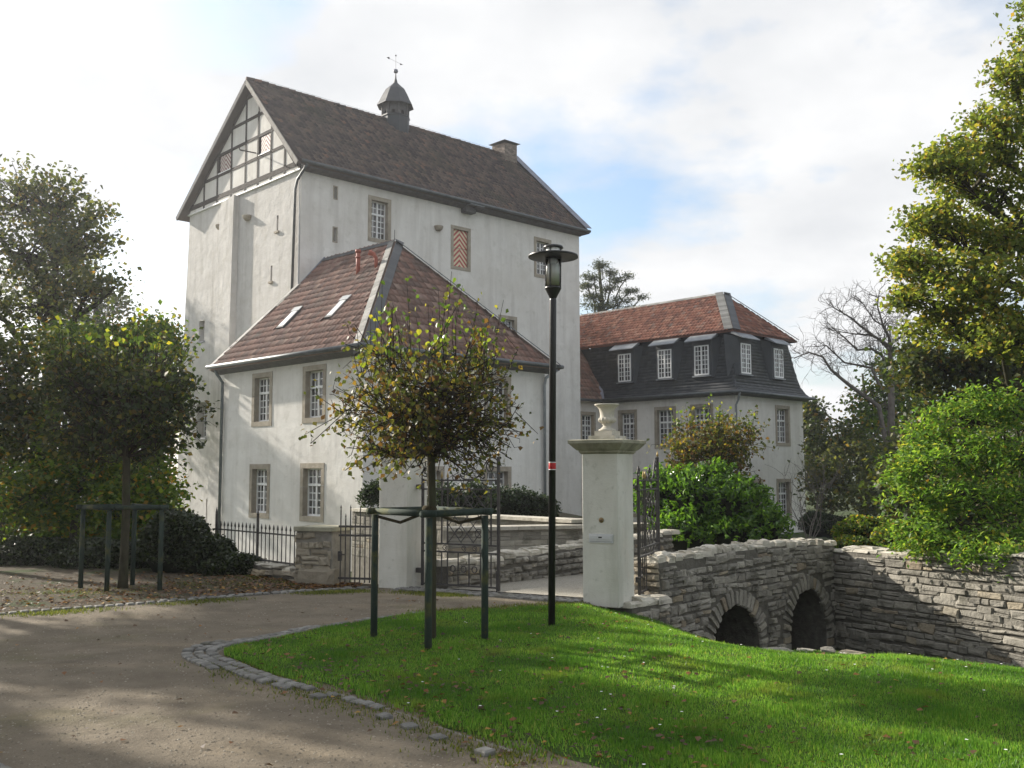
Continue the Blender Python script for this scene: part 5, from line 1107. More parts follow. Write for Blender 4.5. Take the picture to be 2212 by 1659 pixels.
M['l_under'] = leaf_mat('undergrowth', [(0.0, (0.035, 0.070, 0.014)), (0.5, (0.085, 0.145, 0.022)), (0.85, (0.17, 0.22, 0.03)), (1.0, (0.34, 0.17, 0.03))], 0.55)
M['l_bright'] = leaf_mat('bright_green', [(0.0, (0.055, 0.125, 0.022)), (0.5, (0.125, 0.235, 0.040)), (0.9, (0.25, 0.35, 0.065)), (1.0, (0.37, 0.32, 0.06))], 0.5, 0.45)
M['l_laurel'] = leaf_mat('laurel', [(0.0, (0.035, 0.085, 0.014)), (0.6, (0.085, 0.185, 0.024)), (1.0, (0.17, 0.30, 0.035))], 0.45, 0.25, 0.6)
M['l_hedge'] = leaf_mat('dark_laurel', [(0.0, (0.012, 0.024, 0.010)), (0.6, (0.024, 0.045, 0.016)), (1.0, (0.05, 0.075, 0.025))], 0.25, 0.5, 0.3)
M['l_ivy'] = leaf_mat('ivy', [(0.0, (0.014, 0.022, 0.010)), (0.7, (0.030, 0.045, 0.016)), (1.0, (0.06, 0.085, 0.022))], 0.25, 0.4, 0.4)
M['l_pine'] = leaf_mat('pine_needles', [(0.0, (0.020, 0.036, 0.016)), (0.6, (0.050, 0.070, 0.024)), (1.0, (0.13, 0.13, 0.04))], 0.3)
M['l_grass'] = leaf_mat('grass_blades', [(0.0, (0.065, 0.165, 0.022)), (0.5, (0.135, 0.285, 0.042)), (0.9, (0.25, 0.41, 0.085)), (1.0, (0.32, 0.30, 0.10))], 0.5, 0.45, 0.3, patch=[((0.055, 0.15, 0.022), 0.9, 0.48, 0.62, 0.7), ((0.20, 0.24, 0.05), 1.7, 0.56, 0.70, 0.6), ((0.15, 0.115, 0.05), 3.5, 0.63, 0.74, 0.7)])
M['l_moss'] = leaf_mat('mossy_grass', [(0.0, (0.06, 0.085, 0.018)), (0.5, (0.12, 0.15, 0.03)), (0.9, (0.19, 0.20, 0.045)), (1.0, (0.25, 0.21, 0.08))], 0.35)
M['l_fallen'] = leaf_mat('fallen_leaves', [(0.0, (0.05, 0.028, 0.016)), (0.5, (0.11, 0.055, 0.022)), (0.8, (0.20, 0.08, 0.02)), (1.0, (0.34, 0.20, 0.03))], 0.2)
M['daisy'] = pm('daisy_white', [(0.3, (0.75, 0.75, 0.72)), (0.7, (0.85, 0.85, 0.82))], 5)
HEART = MB().add([(0, 0, 0), (0.30, 0.02, 0.06), (0.46, 0.30, 0.08), (0.34, 0.62, 0.03), (0, 1.0, -0.10), (-0.34, 0.62, 0.03), (-0.46, 0.30, 0.08), (-0.30, 0.02, 0.06), (0, 0.42, 0)],
                 [(0, 1, 2, 8), (8, 2, 3, 4), (8, 4, 5, 6), (0, 8, 6, 7)])

# ------------------------------------------------------------------ staked ball trees
def stake_frame(pts, label, zt, r=0.035, ropes=True):
    c = Vector((sum(p[0] for p in pts) / len(pts), sum(p[1] for p in pts) / len(pts), 0)); e = empty('tree_stake_frame', c, 0, label, 'tree stake')
    P = [Vector((p[0], p[1], 0)) - c for p in pts]; n = len(P)
    for p in P: MB().lathe([(r, -0.2), (r * 1.0, 0.6), (r * 0.96, zt - r)], p, 10).build('post', 'green_wood', e, True)
    for i in range(n):
        a, b = P[i], P[(i + 1) % n]; d = (b - a).normalized(); MB().tube([a - d * 0.09 + Vector((0, 0, zt)), b + d * 0.09 + Vector((0, 0, zt + 0.005))], r * 0.95, 10).build('rail', 'green_wood', e, True)
    if ropes:
        for i in range(n):
            a = P[i] * 0.97; b = MB().tube([a + Vector((0, 0, zt - 0.05)), a * 0.55 + Vector((0, 0, zt - 0.11)), a * 0.12 + Vector((0, 0, zt - 0.02))], 0.016, 6).build('rope', 'rope', e, True)
        MB().lathe([(0.06, zt - 0.05), (0.075, zt - 0.02), (0.075, zt + 0.03), (0.06, zt + 0.06)], (0, 0, 0), 10).build('rope_collar', 'rope', e, True)
    return e
def ball_tree(base, c, R, label, nclump, shoots, solid, leafn=300, dens=1.0, lsize=0.075, seed=1, bare=None, tr=0.05, lm='l_ball'):
    rnd = np.random.default_rng(seed); base, c = Vector(base), Vector(c); e = empty('ball_tree', base, 0, label, 'tree', 'pruned ball trees in stake frames'); inv = -base
    tb = MB(); tb.tube([p + inv for p in (base + Vector((0, 0, -0.1)), base + Vector((0.01, 0, 0.3)), base + Vector((0.015, 0.01, 1.0)), Vector((base.x, base.y, c.z - R[2] * 0.9)), Vector((c.x, c.y, c.z)))], [tr * 1.35, tr * 1.05, tr * 0.95, tr * 0.9, tr * 0.6], 10)
    tb.build('trunk', 'bark', e, True)
    br = MB(); tips = []; hub = [Vector((base.x, base.y, c.z + f * R[2])) for f in (-0.85, -0.7, -0.5, -0.3, -0.1, 0.1, 0.25)]
    for k in range(nclump):
        a = rnd.random() * 2 * PI; h0 = hub[rnd.integers(len(hub))]; el = rnd.uniform(-0.95, 0.85)
        d = Vector((math.cos(a) * math.cos(el), math.sin(a) * math.cos(el), math.sin(el)))
        tip_ = Vector((c.x + d.x * R[0], c.y + d.y * R[1], c.z + d.z * R[2])); tip_ += Vector(rnd.normal(size=3)) * 0.06
        mid = h0.lerp(tip_, 0.5) + Vector((0, 0, -0.10 * R[2])) + Vector(rnd.normal(size=3)) * 0.05
        if not solid and rnd.random() < 0.15: mid.z += 0.1
        pts = [h0, h0.lerp(mid, 0.5) + Vector(rnd.normal(size=3)) * 0.03, mid, mid.lerp(tip_, 0.5) + Vector(rnd.normal(size=3)) * 0.03, tip_]; br.tube([p + inv for p in pts], [0.014, 0.011, 0.008, 0.005, 0.003], 5, False)
        for j in range(6):                                   # side twigs
            t = rnd.uniform(0.35, 0.95); i = min(3, int(t * 4)); p = pts[i].lerp(pts[i + 1], t * 4 - i); q = p + Vector(rnd.normal(size=3)) * 0.16 + (tip_ - h0).normalized() * 0.12
            q2 = q + Vector(rnd.normal(size=3)) * 0.07; br.tube([x + inv for x in (p, q, q2)], [0.005, 0.004, 0.0025], 4, False); tips += [q, q2, p.lerp(q, 0.5)]
        tips.append(tip_)
    sh = []
    for k in range(shoots):
        a = rnd.random() * 2 * PI; rr = math.sqrt(rnd.random()) * 0.85; p = Vector((c.x + math.cos(a) * rr * R[0], c.y + math.sin(a) * rr * R[1], c.z + R[2] * math.sqrt(max(0, 1 - rr * rr)) * 0.8))
        L = rnd.uniform(0.18, 0.68) * (1.25 - rr * 0.6); q = p + Vector((math.cos(a) * rr * 0.22, math.sin(a) * rr * 0.22, 1)) * L + Vector(rnd.normal(size=3)) * 0.04
        br.tube([x + inv for x in (p - Vector((0, 0, 0.15)), p.lerp(q, 0.5) + Vector(rnd.normal(size=3)) * 0.02, q)], [0.006, 0.004, 0.0025], 4, False)
        for t in np.linspace(0.15, 1.0, int(3 + L * 9)): sh.append(p.lerp(q, float(t)) + Vector(rnd.normal(size=3)) * 0.045)
    br.build('branches', 'twig', e)['kind'] = 'stuff'
    tips = np.array([tuple(t) for t in tips]); keep = np.ones(len(tips), bool) if bare is None else rnd.random(len(tips)) > np.array([bare(Vector(t) - c) for t in tips])
    tips = tips[keep]; n = int(len(tips) * dens); P = tips[rnd.integers(len(tips), size=n)] + rnd.normal(size=(n, 3)) * 0.05 - np.array(base); sz = lsize * rnd.uniform(0.6, 1.2, n)
    hm = [HEART.mesh('leaf', m) for m in (lm, 'l_green')]
    cp = np.array([0, 0, 1.65]) - np.array(base); S = np.array([tuple(s) for s in sh]) - np.array(base) if sh else np.zeros((0, 3))
    def place(me, p, s):
        m = T4(*p) @ Matrix.Rotation(rnd.uniform(0, 2 * PI), 4, 'Z') @ Matrix.Rotation(rnd.uniform(-2.4, -0.6), 4, 'X') @ Matrix.Rotation(rnd.uniform(-0.6, 0.6), 4, 'Y') @ Matrix.Diagonal((s, s, s, 1)); inst('leaf', me, e, m)
    order = np.argsort(np.linalg.norm(P - cp, axis=1)); ns = min(len(S), leafn // 2); nb = leafn - ns
    for i in order[:nb] if leafn else []: place(hm[0], P[i], sz[i])
    if leafn:
        for p in S[:ns]: place(hm[1], p, lsize * rnd.uniform(0.7, 1.2))
    rest = order[nb:] if leafn else order
    leaves('crown', e, lm, P[rest], sz[rest], droop=0.8, up=0.1, aspect=0.85)
    if len(S) > ns: leaves('shoot_leaves', e, 'l_green', S[ns:], lsize * rnd.uniform(0.7, 1.15, len(S) - ns), droop=0.7, up=0.1, aspect=0.85)
    return e
stake_frame([(-1.38, 10.03), (-0.78, 9.33), (-0.27, 9.84), (-0.87, 10.52)], 'diamond frame of green posts and rails staking the tree on the lawn', 1.26)
ball_tree((-0.81, 9.92, 0), (-0.86, 9.92, 2.38), (0.90, 0.86, 0.66), 'thin autumn ball tree with yellow leaves on the lawn before the gate', 115, 50, False, 300, 2.9, 0.056, 3,
          bare=lambda d: 0.50 if (d.x > 0.1 and d.z < 0.1) else (0.22 if d.x > -0.1 else 0.04), tr=0.045)
stake_frame([(-6.17, 14.33), (-5.62, 13.90), (-4.93, 14.02), (-5.60, 14.78)], 'shaded diamond frame of green posts staking the dark tree by the ivy', 1.16, ropes=False)
ball_tree((-5.56, 14.3, 0), (-5.72, 14.3, 2.72), (1.08, 1.0, 1.0), 'dense shaded ball tree beside the gable wall of the tower', 130, 40, True, 0, 2.7, 0.085, 5, tr=0.06, lm='l_ballshade')
ball_tree((4.4, 21.6, -0.4), (4.4, 21.6, 2.15), (1.0, 0.95, 0.78), 'small brown-leaved ball tree behind the bright laurel bush', 80, 30, True, 0, 3.0, 0.085, 9)

# ------------------------------------------------------------------ trees and shrubs on the left
tree('deciduous_tree', (-12.6, 26.2, -1.75), (-12.2, 26.0, 7.6), 0.26,
     [pxb(35, 420, 26, 85, 75, 60), pxb(125, 440, 26, 72, 72, 60), pxb(55, 540, 25, 110, 75, 70), pxb(172, 530, 26, 70, 75, 60), pxb(205, 470, 27, 40, 40, 18), pxb(85, 650, 25, 110, 80, 60), pxb(195, 625, 25, 55, 45, 22), pxb(250, 620, 25, 40, 30, 8),
      pxb(-70, 480, 26, 90, 110, 60), pxb(-60, 640, 25, 90, 90, 40)], 'l_oak', 0.13, 'tall dark tree with open crown at the edge of the path', sig=0.22, per=19, twig=0.02, up=0.2)
tree('deciduous_tree', (-10.2, 24.5, -1.75), (-9.9, 24.4, 3.2), 0.10,
     [pxb(230, 760, 24, 70, 70, 40), pxb(310, 750, 24, 60, 55, 38), pxb(362, 740, 25, 26, 50, 20), pxb(335, 715, 25, 30, 26, 12), pxb(280, 850, 23, 100, 80, 50), pxb(150, 780, 23, 80, 80, 40), pxb(345, 860, 24, 50, 80, 30)], 'l_under', 0.12, 'yellowing thicket close to the tower corner', sig=0.24, per=40, up=0.2)
tree('shrub', (-10.6, 20.5, -0.1), (-10.6, 20.5, 2.0), 0.07, [pxb(40, 820, 20, 120, 110, 70), pxb(60, 950, 20, 120, 100, 70), pxb(-40, 900, 20, 100, 140, 60)], 'l_dark', 0.11, 'dark leafy shrub at the picture edge behind the path', 'shrub', sig=0.22, per=42, parts=('stems', 'foliage'))
tree('shrub', (-8.6, 19.6, -0.1), (-8.6, 19.6, 2.0), 0.07, [pxb(190, 930, 19.5, 110, 90, 60), pxb(180, 1040, 19, 110, 80, 60), pxb(60, 1070, 19, 110, 80, 60)], 'l_under', 0.10, 'bright backlit undergrowth shrub behind the shaded stake frame', 'shrub', sig=0.2, per=40, parts=('stems', 'foliage'))
tree('shrub', (-6.9, 19.4, -0.2), (-6.9, 19.4, 1.8), 0.06, [pxb(320, 960, 19.5, 60, 90, 40), pxb(330, 1070, 19, 60, 70, 40), pxb(270, 1090, 18.5, 60, 50, 36)], 'l_under', 0.10, 'shrub squeezed between ivy mound and tower wall', 'shrub', sig=0.2, per=40, parts=('stems', 'foliage'))
def mound(name, label, cat, blobs, mat, lsize, n, core=True, aspect=0.9, up=0.3, fuzz=0.06):
    base = Vector((blobs[0][0][0], blobs[0][0][1], blobs[0][0][2] - blobs[0][1][2])); e = empty(name, base, 0, label, cat); allp = []
    cb = MB()
    for c, r, k in blobs:
        d = uvec(int(n * k)); d[:, 2] = np.where(d[:, 2] < -0.3, -d[:, 2], d[:, 2]); rad = 1 + RNG.normal(size=len(d)) * fuzz + 0.12 * np.sin(d[:, 0] * 5 + d[:, 2] * 4) * np.cos(d[:, 1] * 4)
        allp.append(np.array(c) + d * rad[:, None] * np.array(r))
        prof = [(math.cos(a) * 0.9, math.sin(a) * 0.9) for a in np.linspace(-1.2, 1.5, 7)]
        k0 = len(cb.v); cb.lathe(prof, (0, 0, 0), 12); cb.v[k0:] = [(v[0] * r[0] + c[0] - base.x, v[1] * r[1] + c[1] - base.y, v[2] * r[2] + c[2] - base.z) for v in cb.v[k0:]]
    if core: cb.build('stems', 'l_core', e, True)  # solid core in a painted shade colour, no separate stems
    P = np.concatenate(allp) - np.array(base); leaves('foliage', e, mat, P, lsize * RNG.uniform(0.6, 1.3, len(P)), up=up, droop=0.4, aspect=aspect); return e
M['l_core'] = pm('shade_core_tone', [(0.3, (0.008, 0.011, 0.006)), (0.7, (0.018, 0.020, 0.012))], 9, 0.95, 0.05)  # near-black: shade inside the foliage put into the core colour
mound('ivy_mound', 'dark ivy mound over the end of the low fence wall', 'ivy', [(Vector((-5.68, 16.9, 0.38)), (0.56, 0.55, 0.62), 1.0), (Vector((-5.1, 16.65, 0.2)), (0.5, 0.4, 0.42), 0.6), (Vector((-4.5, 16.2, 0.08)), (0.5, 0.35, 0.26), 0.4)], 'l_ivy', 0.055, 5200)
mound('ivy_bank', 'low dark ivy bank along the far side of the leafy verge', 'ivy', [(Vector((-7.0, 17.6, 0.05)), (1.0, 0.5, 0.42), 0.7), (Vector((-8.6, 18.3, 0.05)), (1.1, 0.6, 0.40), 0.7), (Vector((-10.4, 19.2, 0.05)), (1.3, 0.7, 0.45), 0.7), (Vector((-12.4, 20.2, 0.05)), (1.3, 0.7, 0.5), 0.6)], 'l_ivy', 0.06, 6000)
tree('deciduous_tree', (-18.2, 46, -1.75), (-18.0, 46, 6.5), 0.18, [pxb(235, 800, 46, 70, 90, 50), pxb(310, 790, 46, 60, 80, 50), pxb(360, 800, 45, 34, 90, 30), pxb(180, 750, 46, 60, 60, 30), pxb(290, 900, 46, 90, 60, 50)], 'l_under', 0.2, 'loose yellowish tree far behind, beside the foot of the tower', sig=0.4, per=34, up=0.2)
tree('deciduous_tree', (-24.5, 57, -1.75), (-24.3, 57, 12.5), 0.25, [pxb(140, 560, 57, 60, 55, 26), pxb(150, 660, 57, 70, 70, 30), pxb(215, 650, 57, 55, 55, 26), pxb(240, 720, 57, 50, 50, 22), pxb(70, 620, 57, 80, 80, 26), pxb(180, 760, 57, 110, 60, 26)], 'l_dark', 0.24, 'dark tree far behind the tall dark tree with open crown', sig=0.45, per=34, up=0.2)
tree('deciduous_tree', (-9.5, 69, -1.75), (-9.5, 69, 15), 0.35, [(Vector((-9.5 + 3.2 * math.cos(q), 69 + 3.2 * math.sin(q), 12.5 + 2.6 * math.sin(q * 2.3))), (3.2, 3.2, 2.8), 44) for q in (0, 1.0, 2.1, 3.2, 4.2, 5.3)] + [(Vector((-9.5, 69, 15.8)), (3.4, 3.4, 2.2), 44)], 'l_dark', 0.34, 'tall tree hidden behind the tower house', sig=0.55, per=30)
tree('shrub', (-11.5, 22.5, -0.6), (-11.5, 22.5, 1.5), 0.06, [pxb(-20, 1100, 22, 90, 90, 40), pxb(80, 1110, 22, 90, 80, 44), pxb(170, 1120, 22, 80, 70, 40), pxb(40, 1000, 22, 120, 80, 40)], 'l_under', 0.11, 'sunlit green undergrowth behind the low ivy bank', 'shrub', sig=0.22, per=44, parts=('stems', 'foliage'))
tree('shrub', (-8.2, 22.5, -0.6), (-8.2, 22.5, 1.5), 0.06, [pxb(250, 1130, 22, 80, 70, 44), pxb(330, 1130, 22, 50, 70, 34), pxb(300, 1040, 22, 70, 60, 34), pxb(230, 1010, 22, 60, 70, 30)], 'l_under', 0.11, 'green undergrowth showing between the posts of the shaded stake frame', 'shrub', sig=0.22, per=44, parts=('stems', 'foliage'))
# out of frame: sunward trees throwing dappled shade, added trees dimming the sky
def shade_tree(x, y, r, rz, zc, K, label, mat='l_dark', nb=11, seed=1):
    rnd = np.random.default_rng(seed); bl = []
    for k in range(nb):
        d = rnd.normal(size=3); d /= np.linalg.norm(d); q = rnd.random() ** 0.5 * 0.72
        bl.append((Vector((x + d[0] * r * q, y + d[1] * r * q, zc + d[2] * rz * q)), (r * 0.36, r * 0.36, rz * 0.34), K))
    return tree('deciduous_tree', (x, y, hgt(x, y) if y < interp(EDGE, x) else -1.75), (x, y, zc + rz * 0.7), 0.16, bl, mat, 0.17, label, sig=0.24, per=26, twig=0.02)
# ------------------------------------------------------------------ right side
tree('deciduous_tree', (9.9, 17.6, 0.0), (9.7, 17.6, 9.0), 0.24,
     [pxb(2185, 170, 16.5, 45, 60, 26), pxb(2150, 290, 16.5, 85, 65, 50), pxb(2040, 350, 16, 75, 42, 34), pxb(2120, 400, 17, 110, 60, 50), pxb(2010, 480, 16.5, 65, 50, 34), pxb(2140, 510, 17, 130, 65, 66), pxb(1985, 570, 16.5, 72, 42, 36), pxb(2110, 610, 16, 130, 65, 66), pxb(1965, 640, 17, 48, 34, 18),
      pxb(2060, 700, 17, 110, 55, 46), pxb(2180, 720, 16, 90, 60, 46), pxb(2320, 250, 17, 130, 130, 60), pxb(2350, 480, 17, 150, 130, 60), pxb(2330, 700, 17, 140, 100, 50), pxb(2250, 60, 17.5, 60, 90, 26)],
     'l_right', 0.085, 'tall yellow-green tree with spreading branches above the bright shrub', sig=0.15, per=46, twig=0.013, up=0.3, flat=0.42)
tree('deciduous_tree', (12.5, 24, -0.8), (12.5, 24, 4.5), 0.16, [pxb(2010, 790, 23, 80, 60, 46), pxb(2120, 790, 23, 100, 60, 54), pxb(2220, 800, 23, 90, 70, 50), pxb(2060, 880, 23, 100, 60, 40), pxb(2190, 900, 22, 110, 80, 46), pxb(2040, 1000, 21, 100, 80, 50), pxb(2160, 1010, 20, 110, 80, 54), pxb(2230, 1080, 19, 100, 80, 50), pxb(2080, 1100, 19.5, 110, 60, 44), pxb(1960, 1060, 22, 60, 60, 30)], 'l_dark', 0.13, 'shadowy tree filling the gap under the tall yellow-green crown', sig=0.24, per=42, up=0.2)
tree('bright_shrub', (8.3, 16.2, 0.1), (8.3, 16.2, 2.2), 0.06,
     [pxb(2090, 905, 15.8, 95, 45, 26), pxb(2185, 880, 15.5, 80, 45, 22), pxb(1995, 945, 15.9, 60, 40, 16), pxb(2050, 990, 15.4, 110, 50, 30), pxb(1965, 1010, 15.6, 45, 40, 12), pxb(1985, 1085, 15.3, 70, 40, 18), pxb(2090, 1075, 15.0, 110, 45, 28), pxb(2190, 990, 15.2, 90, 60, 28), pxb(2190, 1090, 14.9, 80, 50, 22), pxb(2050, 1140, 14.8, 70, 28, 16), pxb(2170, 1165, 14.6, 50, 30, 12), pxb(2010, 1185, 14.9, 50, 22, 11), pxb(2090, 1195, 14.2, 45, 24, 10), pxb(2190, 1210, 13.8, 40, 30, 10), pxb(1960, 1150, 15.2, 50, 28, 12), pxb(1945, 1045, 15.6, 30, 22, 6), pxb(2130, 860, 15.6, 40, 20, 8)],
     'l_bright', 0.085, 'big bright yellow-green shrub hanging over the retaining wall', 'shrub', sig=0.115, per=52, up=0.5, droop=0.7, aspect=0.42, parts=('stems', 'foliage'), shell=0.3)
mound('ground_cover', 'low small-leaved shrub at the end of the bridge above the retaining wall', 'shrub', [(at(1880, 1150, 18.5), (0.62, 0.5, 0.28), 0.8), (at(1955, 1165, 17.5), (0.5, 0.5, 0.30), 0.7), (at(1840, 1175, 18), (0.3, 0.4, 0.14), 0.3), (at(2060, 1190, 16), (0.9, 0.5, 0.28), 0.7)], 'l_under', 0.055, 4200)
def shoot_bush(name, label, cat, blobs, mat, lsize, nshoot, L, per, seed=1):
    """a bush of upright leafy shoots springing from the surface of its masses"""
    rnd = np.random.default_rng(seed); base = Vector((blobs[0][0][0], blobs[0][0][1], blobs[0][0][2] - blobs[0][1][2])); e = empty(name, base, 0, label, cat); P = []; D = []; st = MB(); cb = MB()
    for c, r, k in blobs:
        prof = [(math.cos(a) * 0.72, math.sin(a) * 0.72) for a in np.linspace(-1.2, 1.5, 6)]; k0 = len(cb.v); cb.lathe(prof, (0, 0, 0), 9); cb.v[k0:] = [(v[0] * r[0] * rnd.uniform(0.85, 1.1) + c[0] - base.x, v[1] * r[1] * rnd.uniform(0.85, 1.1) + c[1] - base.y, v[2] * r[2] + c[2] - base.z) for v in cb.v[k0:]]
        for q in range(int(nshoot * k)):
            d = rnd.normal(size=3); d /= np.linalg.norm(d); d[2] = abs(d[2]) if d[2] < -0.5 else d[2]
            rad = rnd.uniform(0.70, 0.95); p = np.array(c) + d * np.array(r) * rad; sd = d * np.array([1, 1, 0.6]) + np.array([0, 0, 0.55]) + rnd.normal(size=3) * 0.25; sd /= np.linalg.norm(sd); ln = L * rnd.uniform(0.5, 1.3)
            if rnd.random() < 0.3: st.tube([tuple(p - np.array(base) - sd * 0.15), tuple(p - np.array(base) + sd * ln)], [0.006, 0.003], 4, False)
            for m in range(per): t = (m + 0.5) / per; P.append(p + sd * ln * t + rnd.normal(size=3) * 0.02 - np.array(base)); o = rnd.normal(size=3); o -= sd * (o @ sd); o /= np.linalg.norm(o) + 1e-9; D.append(sd * 0.75 + o * 0.8)
    cb.build('shade_core', 'l_core', e, True); st.build('stems', 'twig', e)['kind'] = 'stuff'  # core is a solid mass in painted shade; the twig tubes are stems
    V, F4 = leaf_arrays(np.array(P), lsize * rnd.uniform(0.7, 1.25, len(P)), aspect=0.40, dirs=np.array(D)); o = np_obj('foliage', V, F4, mat, e); o['kind'] = 'stuff'; return e
shoot_bush('laurel_bush', 'big glossy bright green laurel bush behind the bridge parapet', 'bush', [(at(1500, 1095, 20), (0.85, 0.8, 0.66), 1.0), (at(1590, 1110, 19.6), (0.74, 0.7, 0.60), 0.9), (at(1425, 1085, 20.5), (0.50, 0.6, 0.58), 0.6), (at(1650, 1150, 19.1), (0.42, 0.5, 0.38), 0.5), (at(1480, 1160, 19.3), (0.66, 0.5, 0.4), 0.5), (at(1545, 1045, 20), (0.4, 0.4, 0.28), 0.35), (at(1580, 1165, 19), (0.5, 0.4, 0.3), 0.4)], 'l_laurel', 0.115, 330, 0.26, 9, 5)
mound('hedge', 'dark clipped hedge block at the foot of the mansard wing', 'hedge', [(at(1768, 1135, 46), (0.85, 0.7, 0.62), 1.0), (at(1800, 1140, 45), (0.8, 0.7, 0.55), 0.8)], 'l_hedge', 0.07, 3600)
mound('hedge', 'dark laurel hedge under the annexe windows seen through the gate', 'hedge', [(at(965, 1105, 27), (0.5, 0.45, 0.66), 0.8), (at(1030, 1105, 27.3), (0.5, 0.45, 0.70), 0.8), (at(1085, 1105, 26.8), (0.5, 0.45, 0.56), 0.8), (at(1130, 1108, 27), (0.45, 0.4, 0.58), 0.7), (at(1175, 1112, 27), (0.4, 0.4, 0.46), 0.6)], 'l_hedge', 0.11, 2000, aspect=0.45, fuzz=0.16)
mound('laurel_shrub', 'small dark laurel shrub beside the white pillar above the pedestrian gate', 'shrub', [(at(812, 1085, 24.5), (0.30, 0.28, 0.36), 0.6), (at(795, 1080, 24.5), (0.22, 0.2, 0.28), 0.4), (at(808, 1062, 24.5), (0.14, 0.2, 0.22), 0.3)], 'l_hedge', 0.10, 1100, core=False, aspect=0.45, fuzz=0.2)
# background trees beyond the wing
tree('conifer', (23.5, 66, -1.75), (23.5, 66, 8.2), 0.2, [pxb(1752, 930, 66, 28, 60, 50), pxb(1755, 1010, 66, 34, 60, 50), pxb(1750, 880, 66, 14, 30, 14)], 'l_dark', 0.28, 'dark conifer just showing past the end of the mansard wing', sig=0.4, per=30)
tree('background_tree', (21.8, 54, -1.75), (21.8, 54, 6.5), 0.2, [pxb(1950, 830, 52, 90, 70, 70), pxb(1880, 900, 52, 60, 60, 46), pxb(2000, 930, 50, 90, 70, 50), pxb(1900, 970, 50, 70, 70, 50)], 'l_under', 0.22, 'greyish green tree behind the bare branches', sig=0.4, per=36, up=0.2)
tree('background_tree', (17.5, 50, -1.75), (17.5, 50, 3.5), 0.16, [pxb(1800, 960, 50, 60, 50, 44), pxb(1850, 1010, 48, 70, 60, 46), pxb(1790, 1050, 48, 50, 60, 40), pxb(1900, 1070, 44, 80, 50, 46), pxb(1960, 1000, 42, 60, 70, 40)], 'l_oak', 0.2, 'olive thicket between the wing and the bright shrub', sig=0.36, per=36, up=0.2)
tree('pine_tree', (7.6, 82, -1.75), (7.3, 82, 19.2), 0.28, [pxb(*q) for q in ((1300, 574, 80, 16, 9, 9), (1318, 590, 80, 14, 7, 7), (1282, 598, 80, 24, 7, 10), (1335, 606, 80, 20, 5, 8), (1356, 597, 80, 9, 5, 4), (1270, 618, 80, 22, 6, 9), (1308, 622, 80, 24, 6, 10), (1362, 630, 80, 24, 4, 8), (1386, 641, 80, 9, 4, 4), (1285, 641, 80, 32, 7, 13), (1335, 648, 80, 34, 5, 10), (1290, 662, 80, 40, 8, 16), (1345, 667, 80, 34, 6, 11), (1300, 682, 80, 50, 8, 16))],
     'l_pine', 0.24, 'pine with tiered open branches behind the tiled roof ridge', sig=0.26, per=60, flat=0.5, aspect=0.25, droop=-0.6)
# bare tree
def bare_tree(name, base, dirs, label, r0, bark, depth=5, seed=4, ln=2.2, spread=0.5, up=0.12):
    rnd = np.random.default_rng(seed); e = empty(name, base, 0, label, 'tree'); b = MB(); tw = MB()
    def grow(p, d, L, r, lvl):
        n = 4; pts = [p]; q = p
        for i in range(n):
            d = (d + Vector(rnd.normal(size=3)) * 0.27 + Vector((0, 0, up * 0.3))).normalized(); q = q + d * L / n; pts.append(q)
        (b if lvl < 2 else tw).tube(pts, [r * (1 - 0.45 * i / n) for i in range(n + 1)], 6 if lvl < 2 else 4, False)
        if lvl >= depth: return
        for k in range(rnd.integers(2, 5) + (1 if lvl > 1 else 0)):
            i = rnd.integers(2, n + 1); nd = (d * 0.8 + Vector(rnd.normal(size=3)) * spread + Vector((0, 0, up))).normalized(); grow(pts[i], nd, L * rnd.uniform(0.55, 0.8), r * rnd.uniform(0.42, 0.6), lvl + 1)
        grow(q, (d + Vector(rnd.normal(size=3)) * 0.2).normalized(), L * 0.7, r * 0.55, lvl + 1)
    for a, d, L, r in dirs: grow(Vector(a), Vector(d).normalized(), L, r, 1)
    b.build('trunk', bark, e, True); o = tw.build('twigs', bark, e); o['kind'] = 'stuff'; return e
def branch_tree(name, base, limbs, label, bark, depth, seed=4):
    rnd = np.random.default_rng(seed); base = Vector(base); e = empty(name, base, 0, label, 'tree'); b = MB(); tw = MB()
    def grow(p, d, L, r, lvl):
        q = p; pts = [p]
        for i in range(3): d = (d + Vector(rnd.normal(size=3)) * 0.30 + Vector((0, 0, 0.05))).normalized(); q = q + d * L / 3; pts.append(q)
        tw.tube(pts, [r * (1 - 0.25 * i) for i in range(4)], 4, False)
        if lvl < 3:
            for k in range(3): grow(pts[1 + k % 3], (d + Vector(rnd.normal(size=3)) * 0.65).normalized(), L * rnd.uniform(0.5, 0.75), r * 0.6, lvl + 1)
    for pts, r0, r1 in limbs:
        P = []
        for k, (x, y) in enumerate(pts): P.append(at((2748 + x / 2.458) / 1.64919, (775 + y / 2.458) / 1.64919, depth + (k * 0.25) * math.sin(len(pts) * 3.7 + pts[-1][0])) - base)
        n = len(P); rs = [r0 + (r1 - r0) * k / (n - 1) for k in range(n)]; b.tube(P, rs, 6, False)
        for k in range(1, n):
            d = (P[k] - P[k - 1]).normalized()
            for m in range(5):
                t = rnd.random(); p = P[k - 1].lerp(P[k], t); grow(p, (d * 0.7 + Vector((rnd.normal() * 0.6, rnd.normal() * 0.6, rnd.normal() * 0.5 + 0.25))).normalized(), rnd.uniform(0.5, 1.05), 0.018, 1)
        grow(P[-1], (P[-1] - P[-2]).normalized(), 0.8, 0.016, 1)
    b.build('trunk', bark, e, True); o = tw.build('twigs', bark, e); o['kind'] = 'stuff'; return e
_tb = at(1905, 1000, 44.0)
